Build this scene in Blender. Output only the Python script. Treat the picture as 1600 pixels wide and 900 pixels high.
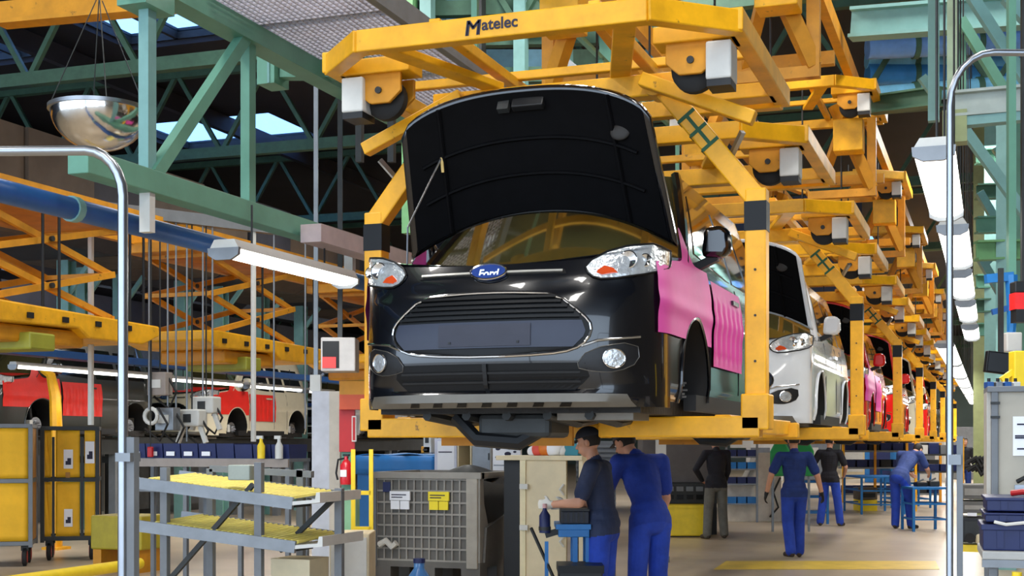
import bpy, bmesh, math, random
import numpy as np
from mathutils import Vector, Matrix
random.seed(7)
for o in list(bpy.data.objects): bpy.data.objects.remove(o)
sc = bpy.context.scene
COL = sc.collection
PI = math.pi
# ------------------------------------------------------------------ camera
CAMZ, FPX, HY = 1.6, 2100.0, 692.0
YAW = math.atan(752/2100)
SN, CS = math.sin(YAW), math.cos(YAW)
cd = bpy.data.cameras.new('camera'); cam = bpy.data.objects.new('camera', cd); COL.objects.link(cam)
cam.location = (0, 0, CAMZ); cam.rotation_euler = (PI/2, 0, YAW)
cd.sensor_width = 36; cd.lens = 36*FPX/1600; cd.shift_y = (HY-450)/1600; cd.clip_end = 300
sc.camera = cam
# ------------------------------------------------------------------ world: pale overcast sky
w = bpy.data.worlds.new('sky'); sc.world = w; w.use_nodes = True
bg = w.node_tree.nodes['Background']; bg.inputs[0].default_value = (0.66, 0.81, 1.0, 1); bg.inputs[1].default_value = 2.9
# ------------------------------------------------------------------ exposure
vs = sc.view_settings; vs.view_transform = 'Standard'; vs.look = 'None'; vs.gamma = 1; vs.exposure = 0.42
vs.use_curve_mapping = False
# ------------------------------------------------------------------ area lights; the roof rows are added fill without fixtures
def area(name, loc, sx, sy, power, col=(1, .97, .92), rot=(0, 0, 0)):
    l = bpy.data.lights.new(name, 'AREA'); l.shape = 'RECTANGLE'; l.size = sx; l.size_y = sy; l.energy = power; l.color = col
    o = bpy.data.objects.new(name, l); COL.objects.link(o); o.location = loc; o.rotation_euler = rot
    return o
ROOF_FILL = [(-0.2, -1.5), (-0.2, 5.5), (-5.0, -1.5), (-7.4, 5.2), (-8.2, 14), (-0.1, 14), (-0.1, 24), (-10.5, 24), (-0.1, 36), (-9, 36), (-17, 10), (-18, 24), (-3, 50), (-3, 66), (4, 44), (4, 60), (-3, 84), (4.5, 26), (-4.2, 15)]
for i, (x, y) in enumerate(ROOF_FILL):
    area('roof_fill_light', (x, y, 8.4 if y < 20 else 6.9), 1.0, 2.6, 185 if y < 30 else (320 if y < 45 else 900))

# ------------------------------------------------------------------ pixel helpers: where on a real plane a picture point lies
def ray(px, py):
    u = (px-800)/FPX; v = (HY-py)/FPX
    return Vector((-SN+CS*u, CS+SN*u, v))
O3 = Vector((0, 0, CAMZ))
def atd(px, py, d): return O3+ray(px, py)*d
def atX(px, py, X): r = ray(px, py); return O3+r*(X/r.x)
def atY(px, py, Y): r = ray(px, py); return O3+r*(Y/r.y)
def atZ(px, py, Z): r = ray(px, py); return O3+r*((Z-CAMZ)/r.z)

# ------------------------------------------------------------------ materials
def S(r, g, b):
    f = lambda c: (c/255/12.92) if c/255 <= .04045 else ((c/255+.055)/1.055)**2.4
    return (f(r), f(g), f(b), 1)
MATS = {}
def mat(name, rgb, rough=.5, metal=0., var=.12, scale=6., bump=.0, coat=0., trans=0., emit=0., spec=.5, wear=None, ior=1.45, bscale=None):
    if name in MATS: return MATS[name]
    m = bpy.data.materials.new(name); m.use_nodes = True
    nt = m.node_tree; N = nt.nodes; L = nt.links; p = N['Principled BSDF']
    c = S(*rgb)
    p.inputs['Roughness'].default_value = rough; p.inputs['Metallic'].default_value = metal
    p.inputs['Coat Weight'].default_value = coat; p.inputs['Coat Roughness'].default_value = .04
    p.inputs['Transmission Weight'].default_value = trans; p.inputs['IOR'].default_value = ior
    p.inputs['Specular IOR Level'].default_value = spec
    if emit:
        p.inputs['Emission Color'].default_value = c; p.inputs['Emission Strength'].default_value = emit
    tc = N.new('ShaderNodeTexCoord'); nz = N.new('ShaderNodeTexNoise'); nz.inputs['Scale'].default_value = scale
    nz.inputs['Detail'].default_value = 6; nz.inputs['Roughness'].default_value = .6
    L.new(tc.outputs['Object'], nz.inputs['Vector'])
    rp = N.new('ShaderNodeValToRGB'); rp.color_ramp.elements[0].position = .3; rp.color_ramp.elements[1].position = .72
    lo = [max(0, c[i]*(1-var)) for i in range(3)]; hi = [min(1, c[i]*(1+var)) for i in range(3)]
    rp.color_ramp.elements[0].color = (*lo, 1); rp.color_ramp.elements[1].color = (*hi, 1)
    L.new(nz.outputs['Fac'], rp.inputs['Fac'])
    out = rp.outputs['Color']
    if wear:
        n2 = N.new('ShaderNodeTexNoise'); n2.inputs['Scale'].default_value = wear[1]; n2.inputs['Detail'].default_value = 10; n2.inputs['Roughness'].default_value = .7
        L.new(tc.outputs['Object'], n2.inputs['Vector'])
        r2 = N.new('ShaderNodeValToRGB'); r2.color_ramp.elements[0].position = wear[2]; r2.color_ramp.elements[1].position = wear[2]+.07
        L.new(n2.outputs['Fac'], r2.inputs['Fac'])
        mx = N.new('ShaderNodeMix'); mx.data_type = 'RGBA'; L.new(r2.outputs['Color'], mx.inputs['Factor'])
        L.new(out, mx.inputs['A']); mx.inputs['B'].default_value = S(*wear[0]); out = mx.outputs['Result']
    L.new(out, p.inputs['Base Color'])
    if bump:
        nb = N.new('ShaderNodeTexNoise'); nb.inputs['Scale'].default_value = bscale or scale*4; nb.inputs['Detail'].default_value = 5
        L.new(tc.outputs['Object'], nb.inputs['Vector'])
        b = N.new('ShaderNodeBump'); b.inputs['Strength'].default_value = bump; b.inputs['Distance'].default_value = .02
        L.new(nb.outputs['Fac'], b.inputs['Height']); L.new(b.outputs['Normal'], p.inputs['Normal'])
    MATS[name] = m
    return m
YEL = mat('yellow_paint', (236, 170, 22), .42, var=.22, scale=4, wear=((136, 94, 30), 9, .645), bump=.06)
YELD = mat('ochre_paint', (206, 140, 26), .5, var=.2, scale=4, wear=((90, 66, 30), 7, .64))
YELB = mat('bright_yellow', (238, 206, 40), .45, var=.1)
TEAL = mat('teal_steel', (100, 152, 130), .5, var=.12, scale=3, wear=((96, 110, 84), 8, .7))
TEALD = mat('dark_green_steel', (70, 104, 84), .55, var=.2)
TEALB = mat('pale_teal_steel', (120, 164, 160), .5, var=.1)
DKST = mat('dark_steel', (52, 54, 54), .55, .3, var=.2)
GREYM = mat('grey_metal', (128, 132, 136), .4, .5, var=.12)
GREYP = mat('grey_paint', (112, 116, 120), .5, var=.12)
STEEL = mat('brushed_steel', (160, 164, 170), .28, .9, var=.1)
CHROME = mat('chrome', (226, 226, 226), .08, 1, var=.03)
BLKP = mat('black_plastic', (20, 21, 23), .5, var=.2)
BLKS = mat('black_satin', (8, 8, 9), .4, spec=.3, var=.2)
RUB = mat('rubber', (30, 29, 28), .75, var=.2)
BLACKCAR = mat('black_car_paint', (6, 8, 14), .22, var=.1, coat=1.)
NAVYG = mat('navy_gloss_plastic', (34, 40, 60), .35, var=.1)
WHITECAR = mat('white_car_paint', (222, 226, 230), .25, var=.03, coat=1.)
REDCAR = mat('red_car_paint', (206, 26, 22), .25, var=.06, coat=1.)
CREAMCAR = mat('cream_car_paint', (214, 206, 180), .3, var=.05, coat=.8)
PINK = mat('pink_cover', (222, 78, 166), .45, var=.06, scale=2, bump=.06)
REDCOV = mat('red_cover', (232, 44, 34), .4, var=.08, bump=.05)
GLASSD = mat('dark_glass', (24, 26, 26), .05, var=.05, coat=1.)
GLASS = mat('windscreen_reflection_tint', (70, 66, 34), .06, var=.2, scale=2, coat=1., spec=1., ior=1.9)  # opaque; olive base paints in the reflection of the yellow carriers
LENS = mat('lamp_lens', (225, 230, 236), .08, .6, var=.25, scale=26, coat=1., bump=.3, bscale=40)
AMBER = mat('amber_lens', (206, 74, 30), .15, coat=1.)
WHITEP = mat('white_paint', (222, 222, 218), .5, var=.05)
OFFW = mat('off_white', (206, 206, 200), .5, var=.07)
BEIGE = mat('beige_panel', (214, 200, 166), .6, var=.07)
BOARD = mat('grey_beige_board', (176, 170, 156), .7, var=.08, bump=.05)
BLUE = mat('blue_paint', (32, 110, 176), .45, var=.1)
BLUED = mat('deep_blue_pipe', (30, 84, 150), .4, var=.12)
NAVY = mat('navy_plastic', (24, 36, 84), .45, var=.12)
LBLUE = mat('light_blue_panel', (120, 176, 206), .5, var=.15)
REDP = mat('red_paint', (178, 28, 30), .45, var=.1)
GREEN = mat('green_plastic', (32, 148, 76), .5, var=.1)
GREYC = mat('grey_container', (146, 142, 134), .6, var=.12, bump=.05)
GREYCD = mat('dark_grey_container', (98, 95, 90), .6, var=.12)
PAPER = mat('paper', (236, 238, 242), .7, var=.03)
PAPERY = mat('yellow_paper', (236, 214, 50), .7, var=.04)
INK = mat('ink', (40, 40, 62), .7)
FABY = mat('yellow_fabric', (240, 182, 34), .7, var=.12, scale=3, bump=.5, bscale=5)
CARD = mat('brown_cardboard', (176, 128, 66), .75, var=.12)
DUCT = mat('duct_brown', (104, 90, 78), .6, .3, var=.25, scale=1.2)
DUCTD = mat('duct_dark', (62, 62, 70), .6, .2, var=.25, scale=1.2)
TUBE = mat('lamp_diffuser', (255, 253, 244), .4, var=.0, emit=4.)
GREENP = mat('green_stripe', (30, 84, 56), .6)
SKIN = mat('skin', (204, 150, 122), .5, var=.08)
HAIR = mat('dark_hair', (30, 24, 22), .6, var=.3, scale=40, bump=.4)
NAVYS = mat('navy_shirt', (44, 54, 82), .8, var=.18, scale=9, bump=.5, bscale=14)
BLUES = mat('blue_shirt', (30, 58, 150), .8, var=.2, scale=9, bump=.5, bscale=14)
BLUET = mat('blue_trousers', (34, 66, 168), .8, var=.2, scale=9, bump=.5, bscale=14)
DKBS = mat('dark_blue_shirt', (28, 52, 116), .8, var=.2, scale=9, bump=.5, bscale=14)
BLKSH = mat('black_shirt', (28, 28, 36), .8, var=.2, scale=9, bump=.5, bscale=14)
GRYT = mat('grey_trousers', (104, 102, 94), .8, var=.2, scale=9, bump=.5, bscale=14)
SHOE = mat('shoe_leather', (58, 46, 36), .6, var=.2)
GLOVE = mat('white_glove', (214, 212, 204), .8, var=.1)
CAPM = mat('dark_cap', (34, 36, 46), .8, var=.15)
CAPG = mat('grey_cap', (74, 72, 76), .8, var=.15)

# ------------------------------------------------------------------ mesh builder
def V3(p): return Vector(p)
class MB:
    def __init__(s): s.v = []; s.f = []
    def add(s, vs, fs):
        n = len(s.v); s.v += [tuple(p) for p in vs]; s.f += [[i+n for i in f] for f in fs]; return s
    def box(s, c, d, rot=None):
        c = V3(c); h = V3(d)/2
        ps = [Vector((x*h.x, y*h.y, z*h.z)) for x in (-1, 1) for y in (-1, 1) for z in (-1, 1)]
        if rot: ps = [rot @ p for p in ps]
        return s.add([c+p for p in ps], [(0, 1, 3, 2), (4, 6, 7, 5), (0, 4, 5, 1), (2, 3, 7, 6), (0, 2, 6, 4), (1, 5, 7, 3)])
    def bx(s, x0, x1, y0, y1, z0, z1):
        return s.box(((x0+x1)/2, (y0+y1)/2, (z0+z1)/2), (abs(x1-x0), abs(y1-y0), abs(z1-z0)))
    def bar(s, a, b, w, h, up=(0, 0, 1)):
        a = V3(a); b = V3(b); d = (b-a).normalized(); u = V3(up)
        if abs(d.dot(u)) > .98: u = Vector((0, 1, 0))
        r = d.cross(u).normalized(); t = r.cross(d)
        ps = [p+r*(i*w/2)+t*(j*h/2) for p in (a, b) for i, j in ((-1, -1), (1, -1), (1, 1), (-1, 1))]
        return s.add(ps, [(0, 3, 2, 1), (4, 5, 6, 7), (0, 1, 5, 4), (1, 2, 6, 5), (2, 3, 7, 6), (3, 0, 4, 7)])
    def tube(s, pts, r, n=10, cap=True):
        pts = [V3(p) for p in pts]; rs = r if isinstance(r, (list, tuple)) else [r]*len(pts)
        base = len(s.v); u = None
        for i, p in enumerate(pts):
            d = (pts[min(i+1, len(pts)-1)]-pts[max(i-1, 0)]).normalized()
            if u is None: u = d.orthogonal().normalized()
            else: u = (u-d*u.dot(d)).normalized()
            t = d.cross(u)
            for k in range(n):
                a = 2*PI*k/n; s.v.append(tuple(p+(u*math.cos(a)+t*math.sin(a))*rs[i]))
        for i in range(len(pts)-1):
            for k in range(n):
                a = base+i*n+k; b = base+i*n+(k+1) % n
                s.f.append([a, b, b+n, a+n])
        if cap:
            s.f.append([base+k for k in range(n)][::-1]); e = base+(len(pts)-1)*n; s.f.append([e+k for k in range(n)])
        return s
    def cyl(s, a, b, r, n=14): return s.tube([a, b], r, n)
    def lathe(s, prof, c=(0, 0, 0), n=20, axis='z'):
        c = V3(c); base = len(s.v); m = len(prof)
        for k in range(n):
            a = 2*PI*k/n
            for (r, z) in prof:
                x, y = r*math.cos(a), r*math.sin(a)
                p = {'z': (x, y, z), 'y': (x, z, y), 'x': (z, x, y)}[axis]
                s.v.append(tuple(c+V3(p)))
        for k in range(n):
            for i in range(m-1):
                a = base+k*m+i; b = base+((k+1) % n)*m+i
                s.f.append([a, b, b+1, a+1])
        return s
    def prism(s, poly, y0, y1, plane='xz', o=(0, 0, 0)):
        o = V3(o); n = len(poly)
        def P(a, b, t): return o+V3({'xz': (a, t, b), 'yz': (t, a, b), 'xy': (a, b, t)}[plane])
        ps = [P(a, b, y0) for a, b in poly]+[P(a, b, y1) for a, b in poly]
        fs = [list(range(n))[::-1], list(range(n, 2*n))]+[[i, (i+1) % n, n+(i+1) % n, n+i] for i in range(n)]
        return s.add(ps, fs)
    def grid(s, fn, nu, nv, keep=None):
        base = len(s.v)
        for i in range(nu+1):
            for j in range(nv+1): s.v.append(tuple(fn(i/nu, j/nv)))
        for i in range(nu):
            for j in range(nv):
                if keep and not keep((i+.5)/nu, (j+.5)/nv): continue
                a = base+i*(nv+1)+j; s.f.append([a, a+nv+1, a+nv+2, a+1])
        return s
    def ell(s, c, r, nu=14, nv=9, rot=None):
        c = V3(c); r = V3(r) if not isinstance(r, (int, float)) else Vector((r, r, r)); base = len(s.v)
        for j in range(nv+1):
            t = PI*j/nv
            for k in range(nu):
                a = 2*PI*k/nu
                p = Vector((r.x*math.sin(t)*math.cos(a), r.y*math.sin(t)*math.sin(a), r.z*math.cos(t)))
                if rot: p = rot @ p
                s.v.append(tuple(c+p))
        for j in range(nv):
            for k in range(nu):
                a = base+j*nu+k; b = base+j*nu+(k+1) % nu
                s.f.append([a, a+nu, b+nu, b])
        return s
    def mesh(s, name, smooth=False):
        me = bpy.data.meshes.new(name); me.from_pydata(s.v, [], s.f); me.update()
        bm = bmesh.new(); bm.from_mesh(me); bmesh.ops.remove_doubles(bm, verts=bm.verts, dist=1e-5)
        bmesh.ops.recalc_face_normals(bm, faces=bm.faces); bm.to_mesh(me); bm.free()
        if smooth:
            for p in me.polygons: p.use_smooth = True
            try: me.set_sharp_from_angle(angle=math.radians(40))
            except Exception: pass
        return me
    def build(s, name, m, parent=None, smooth=False, bevel=0, solid=0):
        me = s.mesh(name, smooth); me.materials.append(m)
        o = bpy.data.objects.new(name, me); COL.objects.link(o)
        if parent: o.parent = parent
        if solid:
            k = o.modifiers.new('solid', 'SOLIDIFY'); k.thickness = solid; k.offset = -1
        if bevel:
            k = o.modifiers.new('bevel', 'BEVEL'); k.width = bevel; k.segments = 2; k.limit_method = 'ANGLE'
        return o
def tag(o, label, cat, group=None):
    o['label'] = label; o['category'] = cat
    if group: o['group'] = group
    return o
def T(name, label, cat, loc=(0, 0, 0), rz=0, group=None):
    o = bpy.data.objects.new(name, None); COL.objects.link(o); o.location = loc; o.rotation_euler = (0, 0, rz)
    o.empty_display_size = .1
    return tag(o, label, cat, group)
def struct(o): o['kind'] = 'structure'; return o
def dup(root, loc, rz=None, label=None, group=None, swap=None):
    r = root.copy(); COL.objects.link(r); r.location = loc
    if rz is not None: r.rotation_euler = (0, 0, rz)
    if label: r['label'] = label
    if group: r['group'] = group
    def rec(src, dst):
        for ch in src.children:
            c = ch.copy(); COL.objects.link(c); c.parent = dst
            if swap and ch.material_slots and ch.material_slots[0].material.name in swap:
                c.material_slots[0].link = 'OBJECT'; c.material_slots[0].material = swap[ch.material_slots[0].material.name]
            rec(ch, c)
    rec(root, r)
    return r
def text(name, s, size, loc, rot, m, parent, ext=.002, shear=0):
    cu = bpy.data.curves.new(name, 'FONT'); cu.body = s; cu.size = size; cu.extrude = ext; cu.offset = size*(.018 if len(s) > 1 else 0); cu.align_x = 'CENTER'; cu.align_y = 'CENTER'; cu.shear = shear
    o = bpy.data.objects.new(name, cu); COL.objects.link(o)
    me = bpy.data.meshes.new_from_object(o); bpy.data.objects.remove(o)
    me.materials.append(m)
    o = bpy.data.objects.new(name, me); COL.objects.link(o); o.location = loc; o.rotation_euler = rot
    if parent: o.parent = parent
    return o
ORD = ['nearest', 'second', 'third', 'fourth', 'fifth', 'sixth', 'seventh', 'eighth', 'ninth', 'tenth', 'eleventh', 'twelfth']
# ================================================================== THE HALL
FLOORM = mat('polished_concrete', (184, 167, 143), .33, var=.16, scale=.7, wear=((128, 118, 104), 1.7, .62), spec=.5)
b = MB().bx(-40, 14, -9, 96, -.2, 0); struct(b.build('floor', FLOORM))
ROOFM = mat('roof_sheet', (46, 44, 48), .8, var=.2, scale=.8)
ROOFZ = 9.0
HOLES = [(-19, -16, 18, 21), (-15, -13, 18, 21), (-19, -15, 26, 29), (-13, -9, 34, 37), (-7, -4, 30, 33), (2, 5, 20, 24), (1, 4, 40, 44), (-8, -4, 48, 52)]
b = MB()
for x in range(-40, 14):
    for y in range(-9, 96):
        if any(h[0] <= x < h[1] and h[2] <= y < h[3] for h in HOLES): continue
        b.add([(x, y, ROOFZ), (x+1, y, ROOFZ), (x+1, y+1, ROOFZ), (x, y+1, ROOFZ)], [(0, 1, 2, 3)])
struct(b.build('ceiling', ROOFM, solid=.15))
SKYG = mat('skylight_glass', (140, 182, 244), .1, var=.03, trans=1., ior=1.05)
for n, h in enumerate(HOLES):
    fr = MB(); m = 1.0
    for x in (h[0], (h[0]+h[1])/2, h[1]): fr.bar((x, h[2], ROOFZ+.05), (x, h[3], ROOFZ+.05), .08, .2)
    for y in (h[2], h[3]): fr.bar((h[0], y, ROOFZ+.05), (h[1], y, ROOFZ+.05), .08, .2)
    o = struct(fr.build('window_%d' % (n+1), DKST))
    for k in range(2):
        x0 = h[0]+(h[1]-h[0])*k/2
        MB().bx(x0+.04, x0+(h[1]-h[0])/2-.04, h[2]+.04, h[3]-.04, ROOFZ+.08, ROOFZ+.1).build('pane', SKYG, o)
WALLM = mat('hall_wall', (96, 112, 108), .7, var=.15, scale=.5)
WALLD = mat('dark_wall', (58, 62, 72), .75, var=.2, scale=.5)
struct(MB().bx(-40, 14, 95.8, 96, 0, ROOFZ).build('wall_back', WALLM))
struct(MB().bx(-40.2, -40, -9, 96, 0, ROOFZ).build('wall_left', WALLD))
struct(MB().bx(14, 14.2, -9, 96, 0, ROOFZ).build('wall_right', mat('brown_wall', (112, 100, 84), .7, var=.2, scale=.5)))
# roof beams, dark, across the hall and along it
for i, y in enumerate((9, 17, 22.5, 30, 40, 52, 66, 82)):
    t = T('roof_girder', '%s dark green lattice roof girder across the hall, under the roof' % ORD[i], 'girder', (0, y, 0), 0, 'roof girders')
    MB().bar((-40, 0, 7.2), (14, 0, 7.2), .16, .2).build('bottom_chord', TEALD, t)
    MB().bar((-40, 0, 8.8), (14, 0, 8.8), .16, .2).build('top_chord', TEALD, t)
    d = MB()
    for k in range(27):
        x = -40+2*k; d.bar((x, 0, 7.2), (x+1, 0, 8.8), .08, .08); d.bar((x+1, 0, 8.8), (x+2, 0, 7.2), .08, .08)
    d.build('lattice', TEALD, t)['kind'] = 'stuff'
for i, x in enumerate((-22, -16, -12, -8.5)):
    tag(MB().bar((x, 8, 8.65), (x, 90, 8.65), .14, .35).build('roof_purlin', DUCTD), 'dark roof purlin running away under the roof, %s from the left wall' % ('first', 'second', 'third', 'fourth')[i], 'beam', 'roof purlins')
# large brown and grey insulated ducts at upper left
def duct(name, x0, x1, y0, y1, z0, z1, label, m):
    t = T(name, label, 'duct', ((x0+x1)/2, y0, z0))
    hw = (x1-x0)/2; H = z1-z0; n = max(2, int((y1-y0)/1.6))
    poly = [(-hw, H*.25), (-hw*.6, 0), (hw*.6, 0), (hw, H*.25), (hw, H), (-hw, H)]
    for k in range(n):
        a = (y1-y0)*k/n; e = (y1-y0)*(k+1)/n-.04
        MB().prism([(p*(.97 if k % 2 else 1), q) for p, q in poly], a, e, 'xz').build('duct_section', m if k % 3 else DUCTD, t)
    return t
duct('air_duct', -17.5, -13.8, 13.5, 33, 4.9, 6.4, 'wide brown faceted air duct above the left line, behind the round mirror', DUCT)
duct('air_duct', -24, -20, 16, 34, 5.2, 7.6, 'dark grey faceted air duct furthest left under the roof', DUCTD)
# dark cladding panels at mid-left behind the display box
t = T('cladding_panel', 'dark blue-grey sheet cladding wall hanging behind the black car', 'panel', (-15, 34, 3.0))
for k in range(6):
    for j in range(3):
        MB().bx(k*2.0, k*2.0+1.96, 0, .08, j*1.6, j*1.6+1.56).build('sheet', DUCTD, t)
# ================================================================== floor stripe
p0 = atZ(1115, 884, 0); p1 = atZ(1465, 884, 0)
STRIPE = mat('floor_yellow', (232, 196, 70), .4, var=.15, scale=4, wear=((168, 150, 110), 6, .66))
m_ = MB(); a0 = atZ(1115, 890, 0); a1 = atZ(1468, 890, 0); c1 = atZ(1462, 877, 0); c0 = atZ(1135, 877, 0)
for v in (a0, a1, c0, c1): v.z = .002
m_.add([a0, a1, c1, c0]+[v+Vector((0, 0, .003)) for v in (a0, a1, c1, c0)], [(0, 1, 2, 3), (4, 5, 6, 7), (0, 1, 5, 4), (1, 2, 6, 5), (2, 3, 7, 6), (3, 0, 4, 7)])
tag(m_.build('floor_marking', STRIPE), 'wide yellow stripe painted across the concrete floor in front of the walking worker', 'floor marking')
# ================================================================== left green truss, walkway, blue pipe, lamp
TX = -5.2
t = T('steel_truss', 'green steel truss girder with tall posts at upper left, above the blue pipe', 'truss', (TX, 0, 0))
yb = lambda px: atX(px, 300, TX).y
zb = 3.30
MB().bar((0, 6.75, zb), (0, 46, zb), .15, .15).build('bottom_chord', TEAL, t, bevel=.006)
MB().bar((0, 4.5, 4.62), (0, 46, 4.62), .18, .14).build('top_chord', TEAL, t)
ys = [7.46, 8.72, 26, 33, 40]
for k, y in enumerate(ys):
    MB().bar((0, y, zb), (0, y, 4.6), .075, .09, (0, 1, 0)).build('post', TEALB if k == 0 else TEAL, t)
    if k == 0:
        MB().bar((.03, y+.02, zb+.05), (.03, ys[k+1]-.1, 4.58), .075, .09).build('diagonal', TEAL, t)
MB().bar((0, 7.46, zb+.03), (0, 8.72, zb+.03), .06, .1).build('bottom_link', TEAL, t)
for px in (228, 545): 
    y = yb(px)
    MB().bx(-.03, .05, y-.03, y+.03, zb-.33, zb-.02).build('hanger_plate', OFFW, t)
MB().bx(-.12, .10, 7.3, 7.62, 4.42, 4.62).build('gusset_plate', TEAL, t)
t = T('blue_pipe', 'thick blue pipe running along the underside of the green truss', 'pipe', (TX-.25, 0, 0))
q0 = atX(0, 292, TX-.25); q1 = atX(555, 436, TX-.25)
MB().cyl((0, 5.5, 3.07), (0, 26, 3.07), .07, 14).build('pipe_run', BLUED, t, True)
MB().tube([(0, 5.62, 3.07), (0, 5.5, 3.09), (0, 5.45, 3.2), (0, 5.45, 5.4)], .07, 14).build('riser', BLUED, t, True)
for y in (7, 9.5, 12, 15): MB().cyl((0, y, 3.07), (0, y+.06, 3.07), .082, 14).build('pipe_clamp', TEALB, t, True)
def lamp(name, label, x, y0, y1, z, wd=.2, h=.09, group=None, power=0, emitmat=TUBE, hang=.3):
    t = T(name, label, 'lamp', (x, (y0+y1)/2, z), 0, group); L = (y1-y0)/2
    MB().prism([(-wd/2, .02), (wd/2, .02), (wd/3, h), (-wd/3, h)], -L, L, 'xz').build('housing', OFFW, t)
    d = MB(); n = 8
    prof = [(-wd/2*math.cos(PI*k/n), .018-h*.55*math.sin(PI*k/n)) for k in range(n+1)]
    d.prism(prof, -L+.03, L-.03, 'xz').build('diffuser', emitmat, t, True)
    for s in (-1, 1):
        MB().prism([(-wd/2-.005, .03), (wd/2+.005, .03), (wd/2, -.02), (wd/4, -h*.6), (-wd/4, -h*.6), (-wd/2, -.02)], s*L-.015, s*L+.015, 'xz').build('end_cap', GREYM, t)
        MB().cyl((0, s*L*.6, h), (0, s*L*.6, h+hang), .008, 6).build('hanger', DKST, t)
    if power:
        l = area('strip_light', (x, (y0+y1)/2, z-h*.6-.02), wd*.9, (y1-y0)*.95, power, (1, .97, .92))
    return t
l0 = atX(350, 388, TX+.15); l1 = atX(540, 430, TX+.15)
lamp('strip_lamp', 'bright fluorescent strip lamp under the green truss beside the blue pipe', TX+.15, l0.y, l1.y, 2.93, .24, .09, None, 22)
# cable tray above the pipe (pink-grey)
tag(MB().bx(TX+.12, TX+.3, 9.3, 20, 3.16, 3.3).build('cable_tray', mat('tray', (176, 160, 160), .5)), 'pale pinkish cable tray fixed along the green truss above the strip lamp', 'cable tray')
# mesh walkway on the truss
WX0, WX1, WZ = TX, -4.05, 4.72
t = T('mesh_walkway', 'wire mesh walkway floor seen from below at top left of the yellow beam', 'walkway', (WX0, 8, WZ))
g = MB()
for k in range(180): g.bar((0, k*.06, 0), (WX1-WX0, k*.06, 0), .008, .02)
for k in range(24): g.bar((k*.05, 0, .0), (k*.05, 10.8, 0), .008, .02)
g.build('wire_mesh', mat('galvanised', (196, 194, 206), .4, .3), t)['kind'] = 'stuff'
MB().bar((WX1-WX0, -.5, .02), (WX1-WX0, 14, .02), .06, .16).build('edge_beam', GREYP, t)
for k in range(7): MB().bar((0, .8+k*1.6, .05), (WX1-WX0, .8+k*1.6, .05), .06, .08).build('crossbar', LBLUE if k % 2 == 0 else TEAL, t)
for k in range(6): MB().bar((WX1-WX0, .5+k*1.9, 0), (WX1-WX0, .5+k*1.9, 1.1), .05, .05).build('rail_post', TEAL, t)
MB().bar((WX1-WX0, -.5, 1.1), (WX1-WX0, 11, 1.1), .05, .05).build('handrail', TEAL, t)
# green bracket stub beside the yellow beam
pc = atd(440, 108, 11)
t = T('steel_bracket', 'short green steel beam bracket behind the left end of the yellow front beam', 'bracket', pc)
MB().bx(-.16, .0, -.12, .12, -.14, .16).build('end_block', TEAL, t); MB().bar((0, 0, 0), (.95, .25, -.02), .12, .16).build('beam', TEAL, t)
MB().bx(-.06, -.04, -.13, -.12, -.14, .16).build('white_strip', TEALB, t)
# sign plate top centre
pc = atd(588, 8, 10.2)
t = T('sign_plate', 'small white sign plate with a black curl mark at the top edge', 'sign', pc, YAW)
MB().bx(-.1, .1, 0, .02, -.12, .14).build('plate', OFFW, t)
text('curl_mark', 'S', .14, (.0, -.004, 0), (PI/2, 0, 0), INK, t); text('dash_mark', '~', .12, (.05, -.004, -.04), (PI/2, 0, 0), INK, t)
for px in (562, 612):
    p = atd(px, 40, 10.3); tag(MB().bar((p.x, p.y, 3.75), (p.x, p.y, 6.2), .05, .05).build('hanger_post', DKST), 'thin dark hanger post %s the small white sign plate' % ('left of' if px == 562 else 'right of'), 'post')
# yellow crane rail top left
t = T('crane_rail', 'ochre overhead crane rail crossing the top left corner', 'rail', atd(0, 22, 13))
MB().bar((0, 0, 0), atd(340, -10, 12.2)-atd(0, 22, 13), .12, .2).build('rail_beam', YELD, t)
MB().bar((0, 0, -.1), atd(340, -10, 12.2)-atd(0, 22, 13)-Vector((0, 0, .1)), .2, .04).build('flange', YELD, t)
# round dome mirror
pm = atd(155, 172, 9.2)
t = T('dome_mirror', 'round silver dome mirror hanging by wires, left of the green truss post', 'mirror', pm)
R = .325
MB().lathe([(R*math.sin(a), -R*.86*math.sin(PI/2-a) if a < PI/2 else 0) for a in [PI/2*k/12 for k in range(13)]], (0, 0, 0), 32).build('dome', mat('mirror_metal', (220, 216, 210), .14, 1., var=.15, scale=3, bump=.25, bscale=5), t, True)
MB().lathe([(R-.01, -.012), (R+.015, -.012), (R+.015, .014), (R-.01, .014), (R-.01, -.012)], (0, 0, 0), 32).build('rim', STEEL, t, True)
for k in range(4):
    a = PI/4+k*PI/2; MB().cyl((R*math.cos(a), R*math.sin(a), 0), (.02*math.cos(a), .02*math.sin(a), .75), .004, 5).build('wire', DKST, t)
MB().cyl((0, 0, .74), (0, 0, 2.2), .006, 5).build('suspension_wire', DKST, t)
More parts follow.
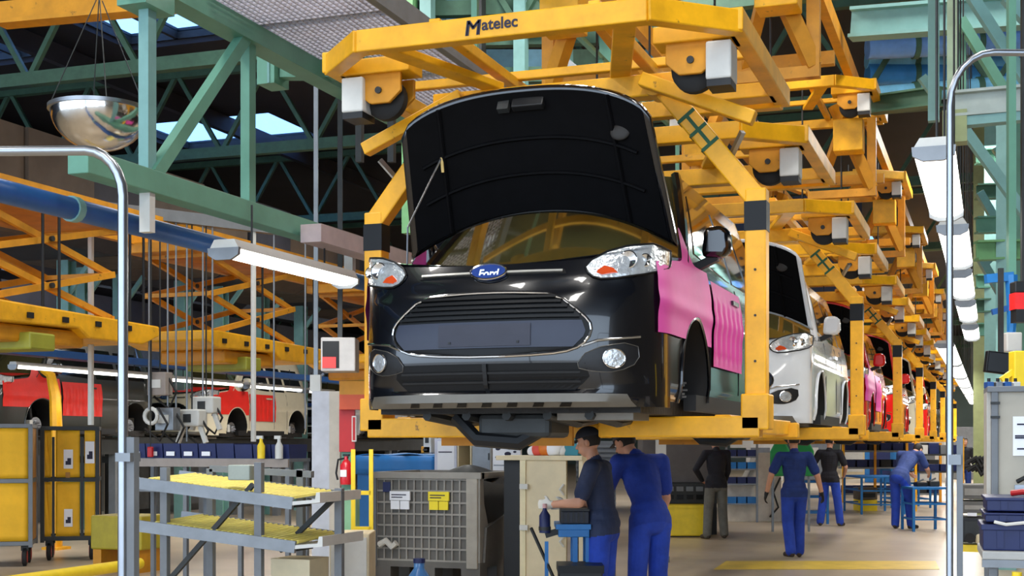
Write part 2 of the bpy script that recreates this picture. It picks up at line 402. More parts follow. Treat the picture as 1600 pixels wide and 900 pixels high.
# thin frame post left (guard frame with bent top tube)
def bent_post(label, px, d, ytop, side, w, short_off):
    p = atd(px, 700, d); z1 = CAMZ+(HY-ytop)*d/FPX; R_ = ray(800+FPX, HY)-ray(800, HY); R_ = Vector((CS, SN, 0))
    t = T('guard_post', label, 'post', (p.x, p.y, 0))
    pts = [Vector((0, 0, .0)), Vector((0, 0, z1-.16))]
    for k in range(1, 7):
        a = PI/2*k/6; pts.append(Vector((0, 0, z1-.16))+R_*(side*.13*(1-math.cos(a)))+Vector((0, 0, .16*math.sin(a))))
    pts.append(pts[-1]+R_*(side*1.1)+Vector((0, 0, -.01)))
    MB().tube(pts, w, 12).build('bent_tube', STEEL, t, True)
    q = R_*short_off
    MB().bar(q, q+Vector((0, 0, 1.62)), w*1.7, w*1.7).build('square_post', GREYP, t)
    for z in (.5, 1.1, 1.55): MB().box(q*.5+Vector((0, 0, z)), (w*3.4, w*3.4, .03)).build('clamp', GREYM, t)
bent_post('tall steel guard post with bent top tube, in front of the roller rack at left', 192, 4.7, 235, -1, .018, .035)
bent_post('tall thin steel guard post with bent top tube, at right before the blue tables', 1484, 4.0, 82, 1, .0105, .03)
# ================================================================== OVERHEAD CARRIERS
XC, YP, PITCH = -2.66, 8.3, 6.45
def trolley(t, oy=0., oz=0., withtext=False):
    B = lambda name, a, b_, w_, h_, m=YEL, bev=.008: MB().bar((a[0], a[1]+oy, a[2]+oz), (b_[0], b_[1]+oy, b_[2]+oz), w_, h_).build(name, m, t, bevel=bev)
    B('front_beam', (-.88, -1.1, 3.97), (.88, -1.1, 3.97), .1, .13)
    if withtext:
        [text('lettering', 'M', .125, (-.140+q_, -1.152+oy, 3.965+oz), (PI/2, 0, 0), INK, t, shear=.12) for q_ in (-.004, .004)]
        text('lettering', 'atelec', .092, (.026, -1.152+oy, 3.978+oz), (PI/2, 0, 0), INK, t)
    for s in (-1, 1):
        B('corner_beam', (s*.86, -1.12, 3.97), (s*1.29, -.66, 3.99), .1, .13)
        B('side_beam', (s*1.28, -.72, 4.0), (s*1.28, 1.15, 4.0), .1, .13)
        B('brace', (s*.74, -1.08, 3.94), (s*.42, .0, 3.94), .13, .05)
        B('wheel_mount', (s*.78, -.5, 3.985), (s*1.27, -.5, 3.985), .22, .10)
        pl = [(-.15, .12), (.13, .12), (.13, -.02), (.06, -.07), (-.07, -.07), (-.15, .0)]
        MB().prism([(s*1.0+s*p, 3.82+oz+q) for p, q in pl], -.58+oy, -.55+oy, 'xz').build('bogie_plate', YELD, t, bevel=.006)
        MB().prism([(s*1.0+s*p, 3.82+oz+q) for p, q in pl], -.37+oy, -.34+oy, 'xz').build('bogie_plate', YELD, t, bevel=.006)
        w_ = MB().lathe([(0, -.05), (.11, -.05), (.135, -.03), (.135, .03), (.11, .05), (0, .05)], (s*1.0, -.46+oy, 3.80+oz), 24, 'y').build('wheel', RUB, t, True)
        MB().cyl((s*1.0, -.595+oy, 3.83+oz), (s*1.0, -.3+oy, 3.83+oz), .022, 10).build('axle', DKST, t, True)
        bx_ = MB().bx(s*1.17-.075, s*1.17+.075, -.62+oy, -.42+oy, 3.70+oz, 3.92+oz).build('motor_box', OFFW, t, bevel=.012)
        MB().bx(s*1.17-.07, s*1.17+.07, -.61+oy, -.43+oy, 3.66+oz, 3.70+oz).build('cap', BLKP, bx_)
        B('rear_mount', (s*.78, .9, 3.985), (s*1.27, .9, 3.985), .2, .10)
    B('cross_beam', (-1.2, .35, 4.1), (1.2, .35, 4.1), .06, .06)
    B('long_beam', (-.42, -1.05, 4.05), (-.42, 1.1, 4.05), .07, .07)
    B('long_beam', (.55, -1.05, 4.05), (.55, 1.1, 4.05), .07, .07)
    B('rear_beam', (-1.28, 1.12, 3.98), (1.28, 1.12, 3.98), .1, .12)
def carrier(label, first=False):
    t = T('car_carrier', label, 'carrier', (XC, YP, 0), 0, 'yellow car carriers of the main line')
    trolley(t, 0, 0, first); trolley(t, 2.85, -.03)
    MB().bar((-.85, 0, 3.85), (.85, 0, 3.85), .13, .14).build('yoke_beam', YEL, t, bevel=.01)
    MB().bar((-.85, 2.85, 3.82), (.85, 2.85, 3.82), .13, .14).build('yoke_beam', YEL, t, bevel=.01)
    for s in (-1, 1):
        hb = MB().lathe([(0, -.11), (.045, -.11), (.045, -.1), (.068, -.1), (.068, .1), (0, .1)], (s*.66, 0, 3.84), 20, 'y').build('pivot_hub', YEL, t, True)
        MB().cyl((s*.66, -.115, 3.84), (s*.66, -.10, 3.84), .036, 12).build('pin', DKST, hb, True)
        e = Vector((s*1.29, 0, 3.10))
        a = Vector((s*.70, 0, 3.84))
        am = MB().bar(a, e, .12, .13).build('upper_arm', YEL, t, bevel=.01)
        d = (e-a).normalized(); n = Vector((-d.z, 0, d.x)) * (1 if s > 0 else -1)
        if n.z < 0: n = -n
        # dark green ladder mark on the arm
        g = MB(); c0 = a+d*.26; c1 = a+d*.50; off = Vector((0, -.0625, 0))
        g.bar(c0+off, c1+off, .022, .006, (0, 1, 0))
        for k in range(3):
            c = c0+(c1-c0)*(k/2)+off; g.bar(c-n*.062, c+n*.062, .022, .006, (0, 1, 0))
            g.bar(c-n*.064+Vector((0, .125, 0)), c-n*.064, .014, .006)
        g.build('ladder_mark', GREENP, am)
        # locking arm
        MB().bar((s*.60, -.16, 3.86), (s*1.30, -.16, 3.56), .09, .085).build('lock_arm', YEL, t, bevel=.008)
        MB().bar((s*1.22, -.1, 3.5), (s*1.12, .0, 3.36), .03, .03).build('lock_rod', STEEL, t)
        # post
        MB().bar((s*1.29, 0, 3.16), (s*1.29, 0, 1.70), .13, .13, (0, 1, 0)).build('post', YEL, t, bevel=.01)
        MB().bx(s*1.29-.068, s*1.29+.068, -.068, .068, 2.90, 3.08).build('black_band', BLKS, t)
        MB().bx(s*1.29-.085, s*1.29+.085, -.09, .12, 1.68, 1.90).build('foot_block', YEL, t, bevel=.01)
        MB().bar((s*1.32, -.02, 1.70), (s*.30, -.02, 1.70), .14, .13).build('support_arm', YEL, t, bevel=.01)
        MB().bar((s*1.08, -.02, 1.72), (s*1.08, 2.6, 1.72), .1, .11).build('sill_beam', YEL, t, bevel=.008)
        MB().bar((s*1.2, 2.55, 1.70), (s*.35, 2.55, 1.70), .12, .12).build('support_arm', YEL, t, bevel=.01)
        MB().bx(s*.62-.06, s*.62+.06, .02, .2, 1.70, 1.80).build('pad', RUB, t)
        for k in range(3): MB().cyl((s*1.29, -.072, 2.1+.28*k), (s*1.29, -.06, 2.1+.28*k), .008, 8).build('bolt', DKST, t)
    # spine under the car: ochre, with holes
    sp = MB().bar((-.95, .35, 1.66), (.0, .35, 1.66), .05, .16).build('spreader_plate', YELD, t)
    for k in range(4): MB().cyl((-.8+.2*k, .32, 1.66), (-.8+.2*k, .318, 1.66), .02, 8).build('hole_ring', DKST, sp)
    return t
C0 = carrier('yellow overhead car carrier with lettered front beam, holding the black car', True)
# second carrier mesh without lettering is made by copying and leaving the lettering off
def copy_carrier(y, label):
    r = dup(C0, (XC, y, 0), None, label)
    for c in [c for c in r.children if c.name.startswith('lettering')]: bpy.data.objects.remove(c)
    return r
HOLD = ['holding the white car', 'holding the first red car behind the white one', 'third behind the lettered one', 'fourth behind the lettered one', 'fifth behind the lettered one', 'sixth behind the lettered one', 'seventh behind the lettered one']
for k in range(1, 8): copy_carrier(YP+PITCH*k, 'yellow overhead car carrier without lettering, '+HOLD[k-1])
# ------------------------------------------------------------------ empty carriers returning on the upper level
RET = None
for k in range(7):
    y = 11.6+5.9*k
    lab = '%s empty yellow carrier with folded arms on the upper return track' % ORD[k]
    if RET is None:
        t = RET = T('return_carrier', lab, 'carrier', (XC, y, 0), 0, 'empty carriers on the upper track')
        trolley(t, 0, 1.95)
        MB().bar((-1.3, .9, 5.1), (1.3, .9, 5.1), .1, .12).build('folded_yoke', YELD, t)
        for s in (-1, 1):
            MB().bar((s*.75, 0, 5.9), (s*1.2, .2, 4.85), .12, .13).build('folded_arm', YELD, t)
            MB().bar((s*1.2, .2, 5.75), (s*1.2, .2, 4.75), .11, .11).build('hanging_leg', YELD, t)
            MB().bar((s*1.2, .2, 4.8), (s*.4, .2, 4.8), .1, .1).build('folded_foot', YELD, t)
            MB().bar((s*.5, .9, 5.1), (s*.95, -.3, 5.75), .1, .1).build('strut', YELD, t)
            MB().bx(s*.95-.18, s*.95+.18, -.3, .0, 5.25, 5.65).build('drive_housing', YEL, t, bevel=.01)
            for j in (0, 1): MB().cyl((s*(.3+.5*j), .4, 4.6), (s*(.3+.5*j), .4, 6.4), .012, 6).build('rod', DKST, t)
    else: dup(RET, (XC, y, 0), None, lab)
for s, nm in ((-1, 'left'), (1, 'right')):
    tag(MB().bar((XC+s*1.0, 9, 6.17), (XC+s*1.0, 60, 6.17), .1, .2).build('track_rail', YELD), '%s ochre rail of the upper return track' % nm, 'rail')

# ================================================================== CARS
Z0, NY = 1.6, 6.98        # virtual ground and nose of the first car
WB = .92; NEXP = 2.6
def prof(z):
    return .13*max(0, (z-.55)/.5)**2+.05*max(0, (.47-z)/.2)**1.5-.055*max(0, 1-abs(z-.245)/.05)+.014*max(0, 1-abs(z-.862)/.018)
def Fy(x, z):
    a = min(.9995, abs(x)/WB); base = .60*(1-(1-a**NEXP)**(1/NEXP))
    return base+prof(z)*(1-a**5)
def Fp(x, z, off=0.):
    e = .004; y = Fy(x, z)
    gx = (Fy(x+e, z)-Fy(x-e, z))/(2*e) if abs(x) < WB-.02 else 0
    gz = (Fy(x, z+e)-Fy(x, z-e))/(2*e)
    n = Vector((gx, -1, gz)).normalized()
    return Vector((x, y, z))+n*off
def onF(px, py):
    y = .1
    for _ in range(25):
        p = atY(px, py, NY+y); x = p.x-XC; z = p.z-Z0
        y = y*.5+.5*Fy(max(-.9, min(.9, x)), z)
    return (x, z)
def polyrows(poly, nz):
    zs = [p[1] for p in poly]; z0, z1 = min(zs), max(zs); rows = []
    for j in range(nz+1):
        z = z0+(z1-z0)*min(max(j/nz, .004), .996); xs = []
        for i in range(len(poly)):
            a, b_ = poly[i], poly[(i+1) % len(poly)]
            if (a[1]-z)*(b_[1]-z) <= 0 and a[1] != b_[1]: xs.append(a[0]+(b_[0]-a[0])*(z-a[1])/(b_[1]-a[1]))
        rows.append((z, min(xs), max(xs)))
    return rows
def patch(poly, off, thick, nx=14, nz=8, fn=None):
    fn = fn or Fp
    rows = polyrows(poly, nz); m = MB()
    def P(o):
        def q(u, v):
            z, a, b_ = rows[min(nz, int(round(v*nz)))]
            return fn(a+(b_-a)*u, z, o)
        return q
    m.grid(P(off), nx, nz); m.grid(P(off-thick), nx, nz)
    A = nx+1; Bn = nz+1; base2 = A*Bn
    idx = lambda i, j: i*Bn+j
    loop = [idx(i, 0) for i in range(A)]+[idx(nx, j) for j in range(1, Bn)]+[idx(i, nz) for i in range(nx-1, -1, -1)]+[idx(0, j) for j in range(nz-1, 0, -1)]
    for k in range(len(loop)):
        a, b_ = loop[k], loop[(k+1) % len(loop)]
        m.f.append([a, b_, b_+base2, a+base2])
    return m
def ring(poly, off, r, n=8, sub=5, fn=None):
    fn = fn or Fp; pts = []
    for i in range(len(poly)):
        a, b_ = poly[i], poly[(i+1) % len(poly)]
        for k in range(sub): pts.append(fn(a[0]+(b_[0]-a[0])*k/sub, a[1]+(b_[1]-a[1])*k/sub, off))
    pts.append(pts[0]); pts.append(pts[1])
    return MB().tube(pts, r, n, False)
def smooth_poly(P, it=2):
    for _ in range(it):
        Q = []
        for i in range(len(P)):
            a, b_ = P[i], P[(i+1) % len(P)]
            Q += [(a[0]*.75+b_[0]*.25, a[1]*.75+b_[1]*.25), (a[0]*.25+b_[0]*.75, a[1]*.25+b_[1]*.75)]
        P = Q
    return P
ARCH = [(1.25, .36), (3.75, .36)]; AR = .41
def Sx(y, z):
    w_ = WB
    if z > .92: w_ -= .27*((z-.92)/.9)**1.35
    if z < .38: w_ -= .06*((.38-z)/.2)**2
    w_ += .012*math.exp(-((z-.80)/.05)**2)
    if y > 4.0: w_ -= .10*((y-4.0)/.4)**2
    if y < .6:
        q = (.6-y)/.6; w_ = w_*(1-q**NEXP)**(1/NEXP) if q < 1 else 0
    return w_
def Sp(side):
    def f(y, z, off=0.): return Vector((side*(Sx(y, z)+off), y, z))
    return f
def belt(y): return 1.0+.12*min(1, y/1.05)+.02*min(1, max(0, (y-1.05)/2))
def yfront(z): return 1.17+(z-1.12)*1.15
ZR = 1.80
def sidegrid(side, y0, y1, zl, zh, ny, nz, off=0., arches=True, wave=None):
    m = MB()
    def P(u, v):
        y = y0+(y1-y0)*u; a, b_ = zl(y), zh(y); z = a+(b_-a)*v
        if arches:
            for cy, cz in ARCH:
                dy, dz = y-cy, z-cz; r = math.hypot(dy, dz)
                if r < AR and r > AR*.45: y = cy+dy*AR/r; z = cz+dz*AR/r
        o = off+(wave(y, z) if wave else 0)
        return Vector((side*(Sx(y, z)+o), y, z))
    def keep(u, v):
        if not arches: return True
        y = y0+(y1-y0)*u; a, b_ = zl(y), zh(y); z = a+(b_-a)*v
        return all(math.hypot(y-cy, z-cz) > AR*.86 for cy, cz in ARCH)
    return m.grid(P, ny, nz, keep)
HP = [onF(*p) for p in ((913, 413), (960, 388), (1040, 380), (1040, 411), (1028, 428), (945, 438), (920, 431))]
GR = [onF(*p) for p in ((604, 511), (647, 461), (767, 452), (881, 452), (929, 496), (910, 534), (881, 544), (767, 549), (632, 546), (609, 528))]
# make the grille symmetric about the car's centre line
gr = []
for x, z in [(.585, .60), (.56, .655), (.42, .78), (.20, .805), (0, .81)]: gr.append((x, z))
GRH = [(p[0], p[1]) for p in GR]
def car(label, paint, cover=None, coverlabel=None):
    t = T('car', label, 'car', (XC, NY, Z0), 0, 'cars carried on the main line')
    # fascia (bumper skin)
    def fas(u, v):
        s = 2*u-1; tt = abs(s)*PI/2*.985
        x = WB*math.sin(tt)**(2/NEXP) if tt > 0 else 0
        x = min(x, WB*.9999)*(1 if s >= 0 else -1)
        z = .20+(1.0-.20)*v + (.10*(abs(x)/WB)**2)*v
        y = .60*(1-max(0, math.cos(tt))**(2/NEXP))+prof(z)*(1-(abs(x)/WB)**5)
        return Vector((x, y, z))
    MB().grid(fas, 56, 26).build('front_bumper', paint, t, True)
    # hood-lock panel behind the bumper top
    def top(u, v):
        s = 2*u-1; tt = abs(s)*PI/2*.8; x = WB*(math.sin(tt)**(2/NEXP) if tt else 0)*(1 if s >= 0 else -1)
        y0 = .60*(1-math.cos(tt)**(2/NEXP))+prof(1.0)*(1-(abs(x)/WB)**5); z = 1.0+.10*(abs(x)/WB)**2
        return Vector((x, y0+v*.16, z+.012*math.sin(v*PI)))
    MB().grid(top, 30, 4).build('lock_panel', BLACKCAR, t, True)
    MB().bx(-.72, .72, .25, 1.0, .55, .93).build('engine', mat('engine_dark', (34, 34, 34), .5, .3, var=.5, scale=9, bump=.8), t)
    for s, (ex, ey) in enumerate(((-.4, .5), (.1, .45), (.45, .6))):
        MB().bx(ex-.13, ex+.13, ey-.12, ey+.12, .93, 1.0).build('engine_cover', BLKP, t, bevel=.02)
    # grille
    G = smooth_poly(GRS, 1)
    MBg = patch(G, .006, .02, 30, 12); MBg.build('grille_shade_back', BLKS, t, True)  # black sheet painted as the shaded grille opening, no hole is cut
    ring(G, .012, .009).build('grille_surround', CHROME, t, True)
    zt = max(p[1] for p in GRS); zl = min(p[1] for p in GRS)
    def halfw(z):
        r = polyrows(GRS, 40); return min(r, key=lambda q: abs(q[0]-z))[2]
    for k in range(5):
        z = zt-.035-k*.027; hw = halfw(z)-.03
        patch([(-hw, z-.007), (hw, z-.007), (hw, z+.007), (-hw, z+.007)], .03, .03, 24, 1).build('grille_slat', BLKS, t)
    z1_, z0_ = zt-.165, zl+.05
    patch([(-halfw(z0_)+.03, z0_), (halfw(z0_)-.03, z0_), (halfw((z0_+z1_)/2)-.02, (z0_+z1_)/2), (halfw(z1_)-.03, z1_), (-halfw(z1_)+.03, z1_), (-halfw((z0_+z1_)/2)+.02, (z0_+z1_)/2)], .022, .02, 24, 5).build('plate_panel', NAVYG, t, True)
    pp = patch([(-.27, z0_+.01), (.27, z0_+.01), (.27, z1_-.015), (-.27, z1_-.015)], .03, .012, 10, 2).build('plate_base', mat('plate_base', (44, 46, 60), .5), t)
    for s in (-1, 1): patch([(s*.2-.007, .55), (s*.2+.007, .55), (s*.2+.007, .562), (s*.2-.007, .562)], .034, .006, 1, 1).build('screw', BLKP, pp)
    # upper slot with chrome bars and badge
    for dz, r, m in ((.0, .011, CHROME),):
        patch([(-.44, .945-.012), (.44, .945-.012), (.43, .945+.012), (-.43, .945+.012)], .008, .012, 24, 1).build('upper_slot', BLKS, t)
        patch([(-.42, .948-.0055), (.42, .948-.0055), (.42, .948+.0055), (-.42, .948+.0055)], .02, .014, 24, 1).build('chrome_bar', mat('satin_chrome', (210, 208, 200), .3, .7), t)
    lc = (0.0, .948)
    ov = [(lc[0]+.105*math.cos(2*PI*k/28), lc[1]+.043*math.sin(2*PI*k/28)) for k in range(28)]
    bd = patch(ov, .03, .025, 12, 12).build('badge', mat('badge_blue', (38, 62, 128), .2, coat=1.), t, True)
    ring(ov, .03, .006, 6, 1).build('badge_rim', CHROME, bd, True)
    tx = text('badge_script', 'Ford', .062, (lc[0], Fy(0, lc[1])-.034, lc[1]-.002), (PI/2, 0, 0), CHROME, bd, .002, .25)
    # lower intake with two bars
    LI = [(-.58, .36), (-.50, .29), (.50, .29), (.58, .36), (.56, .44), (-.56, .44)]
    patch(LI, .004, .01, 26, 4).build('lower_intake', BLKS, t)
    for z in (.34, .39): patch([(-.53, z-.006), (.53, z-.006), (.53, z+.006), (-.53, z+.006)], .014, .014, 24, 1).build('intake_bar', BLKP, t)
    patch([(-.012, .29), (.012, .29), (.012, .44), (-.012, .44)], .02, .016, 1, 4).build('tow_cover', BLKP, t)
    patch([(-.80, .205), (.80, .205), (.76, .265), (-.76, .265)], .012, .012, 36, 2).build('skid_strip', mat('skid_grey', (112, 108, 100), .35, .4), t, True)
    for k in range(7): 
        x = -.45+.15*k; patch([(x-.04, .212), (x+.02, .212), (x+.035, .232), (x-.02, .232)], .016, .008, 2, 1).build('skid_slot', BLKS, t)
    # lamps
    for s in (-1, 1):
        hp = [(s*x, z) for x, z in HP]
        if s < 0: hp = hp[::-1]
        hl = patch(smooth_poly(hp, 1), .008, .03, 16, 10).build('headlamp', LENS, t, True)
        ring(smooth_poly(hp, 1), .008, .006, 6, 2).build('lamp_edge', BLKS, hl, True)
        cx, cz = sum(p[0] for p in hp)/len(hp), sum(p[1] for p in hp)/len(hp)
        am = [(cx-s*.145, cz-.055), (cx-s*.10, cz-.02), (cx-s*.06, cz-.028), (cx-s*.03, cz-.06), (cx-s*.11, cz-.072)]
        patch(am if s > 0 else am[::-1], .014, .006, 4, 4).build('indicator', AMBER, hl)
        for kx, kr in ((.02, .045), (.10, .032)):
            c = Fp(cx+s*kx, cz+.02, .004)
            MB().lathe([(0, .0), (kr*.5, -.006), (kr, -.015), (kr+.006, -.012)], c, 20, 'y').build('reflector', CHROME, hl, True)
        fx, fz = s*.70, .475
        fb = [(fx-s*.20, fz-.06), (fx-s*.12, fz+.04), (fx+s*.11, fz+.085), (fx+s*.12, fz-.03), (fx+s*.02, fz-.085), (fx-s*.1, fz-.085)]
        fbz = patch(smooth_poly(fb if s > 0 else fb[::-1], 1), .004, .01, 10, 8).build('fog_bezel', mat('bezel', (26, 26, 28), .4, var=.3, scale=30), t, True)
        fo = [(fx+.052*math.cos(2*PI*k/20), fz-.01+.052*math.sin(2*PI*k/20)) for k in range(20)]
        patch(fo, .014, .012, 8, 8).build('fog_lamp', LENS, fbz, True); ring(fo, .014, .005, 6, 1).build('fog_ring', CHROME, fbz, True)
        st = [(fx-s*.16, fz+.055), (fx-s*.08, fz+.085), (fx+s*.12, fz+.11)]
        MB().tube([Fp(x, z, .01) for x, z in st], .008, 6).build('chrome_strip', CHROME, fbz, True); ring(smooth_poly(fb if s > 0 else fb[::-1], 1), .005, .0025, 6, 2).build('bezel_edge', mat('dark_chrome', (110, 108, 104), .3, .7), fbz, True)
    # body side, arch liners
    for s in (-1, 1):
        side = MB(); m2 = sidegrid(s, .45, 4.4, lambda y: .24, belt, 110, 26); m2.build('body_side', paint, t, True)
        for cy, cz in ARCH:
            ln = MB()
            def lp(u, v): 
                a = -.25+u*(PI+.5); return Vector((s*(Sx(cy, .5)+.006-.42*v), cy+AR*math.cos(a), cz+AR*math.sin(a)))
            ln.grid(lp, 24, 3); ln.build('arch_liner', RUB, t, True)
            MB().tube([(s*(Sx(cy+AR*math.cos(a), cz+AR*math.sin(a))+.004), cy+AR*math.cos(a), cz+AR*math.sin(a)) for a in [-.3+k*(PI+.6)/24 for k in range(25)]], .012, 6).build('arch_lip', paint, t, True)
            # hub with bare brake disc, strut
            hx = s*(WB-.17)
            dk = MB().lathe([(0, -.02), (.06, -.03), (.075, -.03), (.08, -.012), (.14, -.012), (.14, .012), (0, .012)], (hx+s*.03, cy, .33), 26, 'x')
            if s > 0:
                dk.v = [(2*(hx+s*.03)-v[0], v[1], v[2]) for v in dk.v]
            d_ = dk.build('brake_disc', STEEL, t, True)
            for k in range(5):
                a = 2*PI*k/5; MB().cyl((hx+s*.05, cy+.045*math.cos(a), .33+.045*math.sin(a)), (hx+s*.11, cy+.045*math.cos(a), .33+.045*math.sin(a)), .007, 6).build('stud', STEEL, d_)
            MB().bx(hx-.04, hx+.05, cy-.15, cy-.07, .26, .42).build('caliper', OFFW, t, bevel=.012)
            MB().tube([(hx-s*.05, cy, .33), (hx-s*.08, cy, .6), (hx-s*.12, cy, .85)], .035, 8).build('strut', BLKP, t, True)
            MB().bar((hx-s*.03, cy, .27), (s*.32, cy+.1, .24), .06, .03).build('control_arm', DKST, t)
        # greenhouse side
        def gs(u, v):
            z = 1.115+(ZR-1.115)*v; ya = yfront(z); y = ya+(4.38-ya)*u
            return Vector((s*Sx(y, z), y, z))
        MB().grid(gs, 40, 10).build('pillar_panel', paint, t, True)
        sp = Sp(s)
        def win(pts, nm): 
            return patch(pts if s > 0 else pts, .006, .008, 10, 8, sp).build(nm, GLASSD, t, True)
        win([(1.42, 1.16), (2.6, 1.14), (2.6, 1.66), (1.92, 1.66)], 'front_window')
        win([(2.7, 1.14), (3.25, 1.14), (3.25, 1.66), (2.7, 1.66)], 'rear_window')
        win([(3.35, 1.16), (4.1, 1.16), (4.0, 1.64), (3.35, 1.64)], 'quarter_window')
        for yd in (1.72, 2.75, 3.3): MB().tube([sp(yd, z, .002) for z in (.34, .5, .7, .9, 1.1)], .004, 5).build('door_seam', BLKS, t)
        MB().bar(sp(2.4, .98, .02), sp(2.62, .98, .02), .03, .03).build('door_handle', paint, t)
        MB().bar((s*(WB-.05), 1.32, .25), (s*(WB-.05), 3.2, .25), .08, .1).build('sill', BLKP, t)
        # mirror
        mr = MB().prism([(s*(Sx(1.5, 1.17)+.13)+a_*s, 1.27+c_) for a_, c_ in ((-.09, -.09), (.07, -.10), (.10, -.04), (.095, .07), (.04, .11), (-.07, .10))], 1.44, 1.56, 'xz').build('door_mirror', paint, t, True, bevel=.035)
        MB().bar((s*(Sx(1.5, 1.12)-.02), 1.52, 1.12), (s*(Sx(1.5, 1.12)+.12), 1.51, 1.18), .06, .05).build('mirror_stalk', BLKP, mr)
        MB().ell((s*(Sx(1.5, 1.17)+.13), 1.565, 1.26), (.085, .012, .085), 14, 8).build('mirror_glass', CHROME, mr, True)
        if cover:
            wv = lambda y, z: .012*(.5+.5*math.sin((y-1.1)*2*PI/.075))*(1 if y > 1.15 and z > .62 and z < .95 else 0)
            MB_ = sidegrid(s, .36, 1.70, lambda y: .62, lambda y: belt(y)-.02+(.22*math.exp(-((y-1.12)/.10)**2)), 60, 20, .012, True); cv = MB_.build('fender_cover', cover, t, True)
            MB_ = sidegrid(s, 1.74, 2.78, lambda y: .50, lambda y: 1.06, 96, 12, .012, False, lambda y, z: .016*(.5+.5*math.tanh(3*math.sin((y-1.74)*2*PI/.173))) if .56 < z < .93 else .006)
            MB_.build('door_cover', cover, t, True)
    # roof, rear, floor
    def rf(u, v):
        y = yfront(ZR)+(4.38-yfront(ZR))*v; s = 2*u-1
        return Vector((s*Sx(y, ZR), y, ZR+.05*(1-s*s)-.03*(1-min(1, v*5))))
    MB().grid(rf, 16, 14).build('roof', paint, t, True)
    def ws(u, v):
        z = 1.10+(ZR-1.10)*v; s = 2*u-1; y = yfront(z)-.16*(1-s*s)
        return Vector((s*(Sx(yfront(z), z)-.04), y, z+.02*(1-s*s)*v))
    MB().grid(ws, 18, 10).build('windscreen', GLASS, t, True)
    for s in (-1, 1):
        MB().tube([(s*(Sx(yfront(z), z)-.02), yfront(z)-.01, z) for z in (1.10, 1.3, 1.5, 1.7, ZR)], .035, 8).build('a_pillar', paint, t, True)
    def rr(u, v):
        z = .3+(ZR-.3)*v; s = 2*u-1
        return Vector((s*Sx(4.4, z), 4.4+.05*(1-s*s), z))
    MB().grid(rr, 14, 12).build('tailgate', paint, t, True)
    MB().bx(-.80, .80, .35, 4.2, .17, .27).build('underbody', mat('underbody_dark', (40, 38, 36), .6, .2, var=.4, scale=5, bump=.5), t)
    MB().bx(-.70, .70, 1.0, 1.1, .3, 1.12).build('bulkhead', BLKP, t)
    MB().bx(-.72, .72, 1.75, 4.0, .3, .5).build('cabin_floor', mat('cabin_dark', (48, 44, 38), .8), t)
    dsh = MB(); dsh.prism([(1.1, .8), (1.6, .8), (1.62, 1.05), (1.35, 1.13), (1.12, 1.12)], -.74, .74, 'yz').build('dashboard', mat('dash', (96, 86, 50), .6, var=.3), t)
    un = MB()
    for k in range(5):
        x = -.5+.25*k; MB().tube([(x, .35, .16), (x+.05, .8, .12), (x-.02, 1.4, .15)], .03, 7).build('underbody_pipe', DKST, t)
    MB().tube([(-.35, .45, .15), (-.2, .4, .02), (.05, .42, .0), (.2, .5, .1)], .045, 8).build('axle_link', BLKP, t, True)
    MB().bx(-.2, .25, .4, .8, .03, .17).build('gearbox_pan', DKST, t, bevel=.03)
    MB().bx(.3, .75, .38, .75, .13, .17).build('splash_shield', mat('shield', (120, 114, 104), .6), t)
    # raised hood
    HA = math.radians(63); L = .98; hz, hy = 1.19, .98
    ev = Vector((0, -math.cos(HA), math.sin(HA))); nn = Vector((0, -math.sin(HA), -math.cos(HA)))
    def hood(u, v, off=0., inset=0.):
        s = (2*u-1)*(1-inset); a = abs(s)
        v0 = .22*(1-a**2.2)+.0; v1 = .80+.22*(1-a**2.6)**.55
        vv = v0+(v1-v0)*(inset*.6+(1-1.2*inset)*v)
        hw = .87-.10*vv
        x = s*hw
        dish = -.13*(1-a*a)+.10*max(0, vv-.8)**1.5*4*.3
        return Vector((x, hy, hz))+ev*(L*vv)+nn*(dish+off)
    hd = MB().grid(lambda u, v: hood(u, v), 34, 22).build('hood', paint, t, True, solid=.03); hd.modifiers[0].offset = 0
    MB().grid(lambda u, v: hood(u, v, .022, .05), 30, 18).build('hood_liner', mat('hood_liner', (5, 5, 7), .65, var=.3, scale=12, spec=.12), hd, True)
    for vv in (.32, .62):
        MB().tube([hood(u, vv, .03, .06) for u in [k/20 for k in range(1, 20)]], .012, 6).build('hood_rib', MATS['hood_liner'], hd, True)
    for u in (.14, .86): MB().tube([hood(u, v, .03, .05) for v in [k/10 for k in range(11)]], .014, 6).build('hood_rib', MATS['hood_liner'], hd, True)
    c = hood(.52, .88, .03); MB().box(c, (.20, .05, .075), Matrix.Rotation(HA-PI/2, 3, 'X')).build('latch_box', BLKP, hd, bevel=.008)
    c = hood(.42, .88, .03); MB().box(c, (.07, .04, .08), Matrix.Rotation(HA-PI/2, 3, 'X')).build('latch', DKST, hd)
    MB().ell(hood(.87, .72, .03), (.06, .012, .05)).build('grommet', mat('grommet', (34, 30, 26), .6), hd, True)
    MB().tube([(-.66, .42, 1.02), (-.665, .44, 1.3), hood(.15, .62, .03)], .006, 6).build('prop_rod', STEEL, t)
    tp = hood(.15, .62, .03); MB().cyl(tp, tp+Vector((.005, .01, -.09)), .010, 8).build('rod_clip', mat('clip', (210, 180, 110), .5), t)
    return t
zt_, zm_, zl_ = .835, .66, .475
GRS = [(0, zl_-.0), (.36, zl_+.012), (.50, zl_+.035), (.575, .565), (.595, .64), (.55, .70), (.40, zt_-.018), (.2, zt_-.004), (0, zt_), (-.2, zt_-.004), (-.40, zt_-.018), (-.55, .70), (-.595, .64), (-.575, .565), (-.50, zl_+.035), (-.36, zl_+.012)]
CAR0 = car('black car with raised hood and pink fender cover, hanging in the lettered carrier', BLACKCAR, PINK)
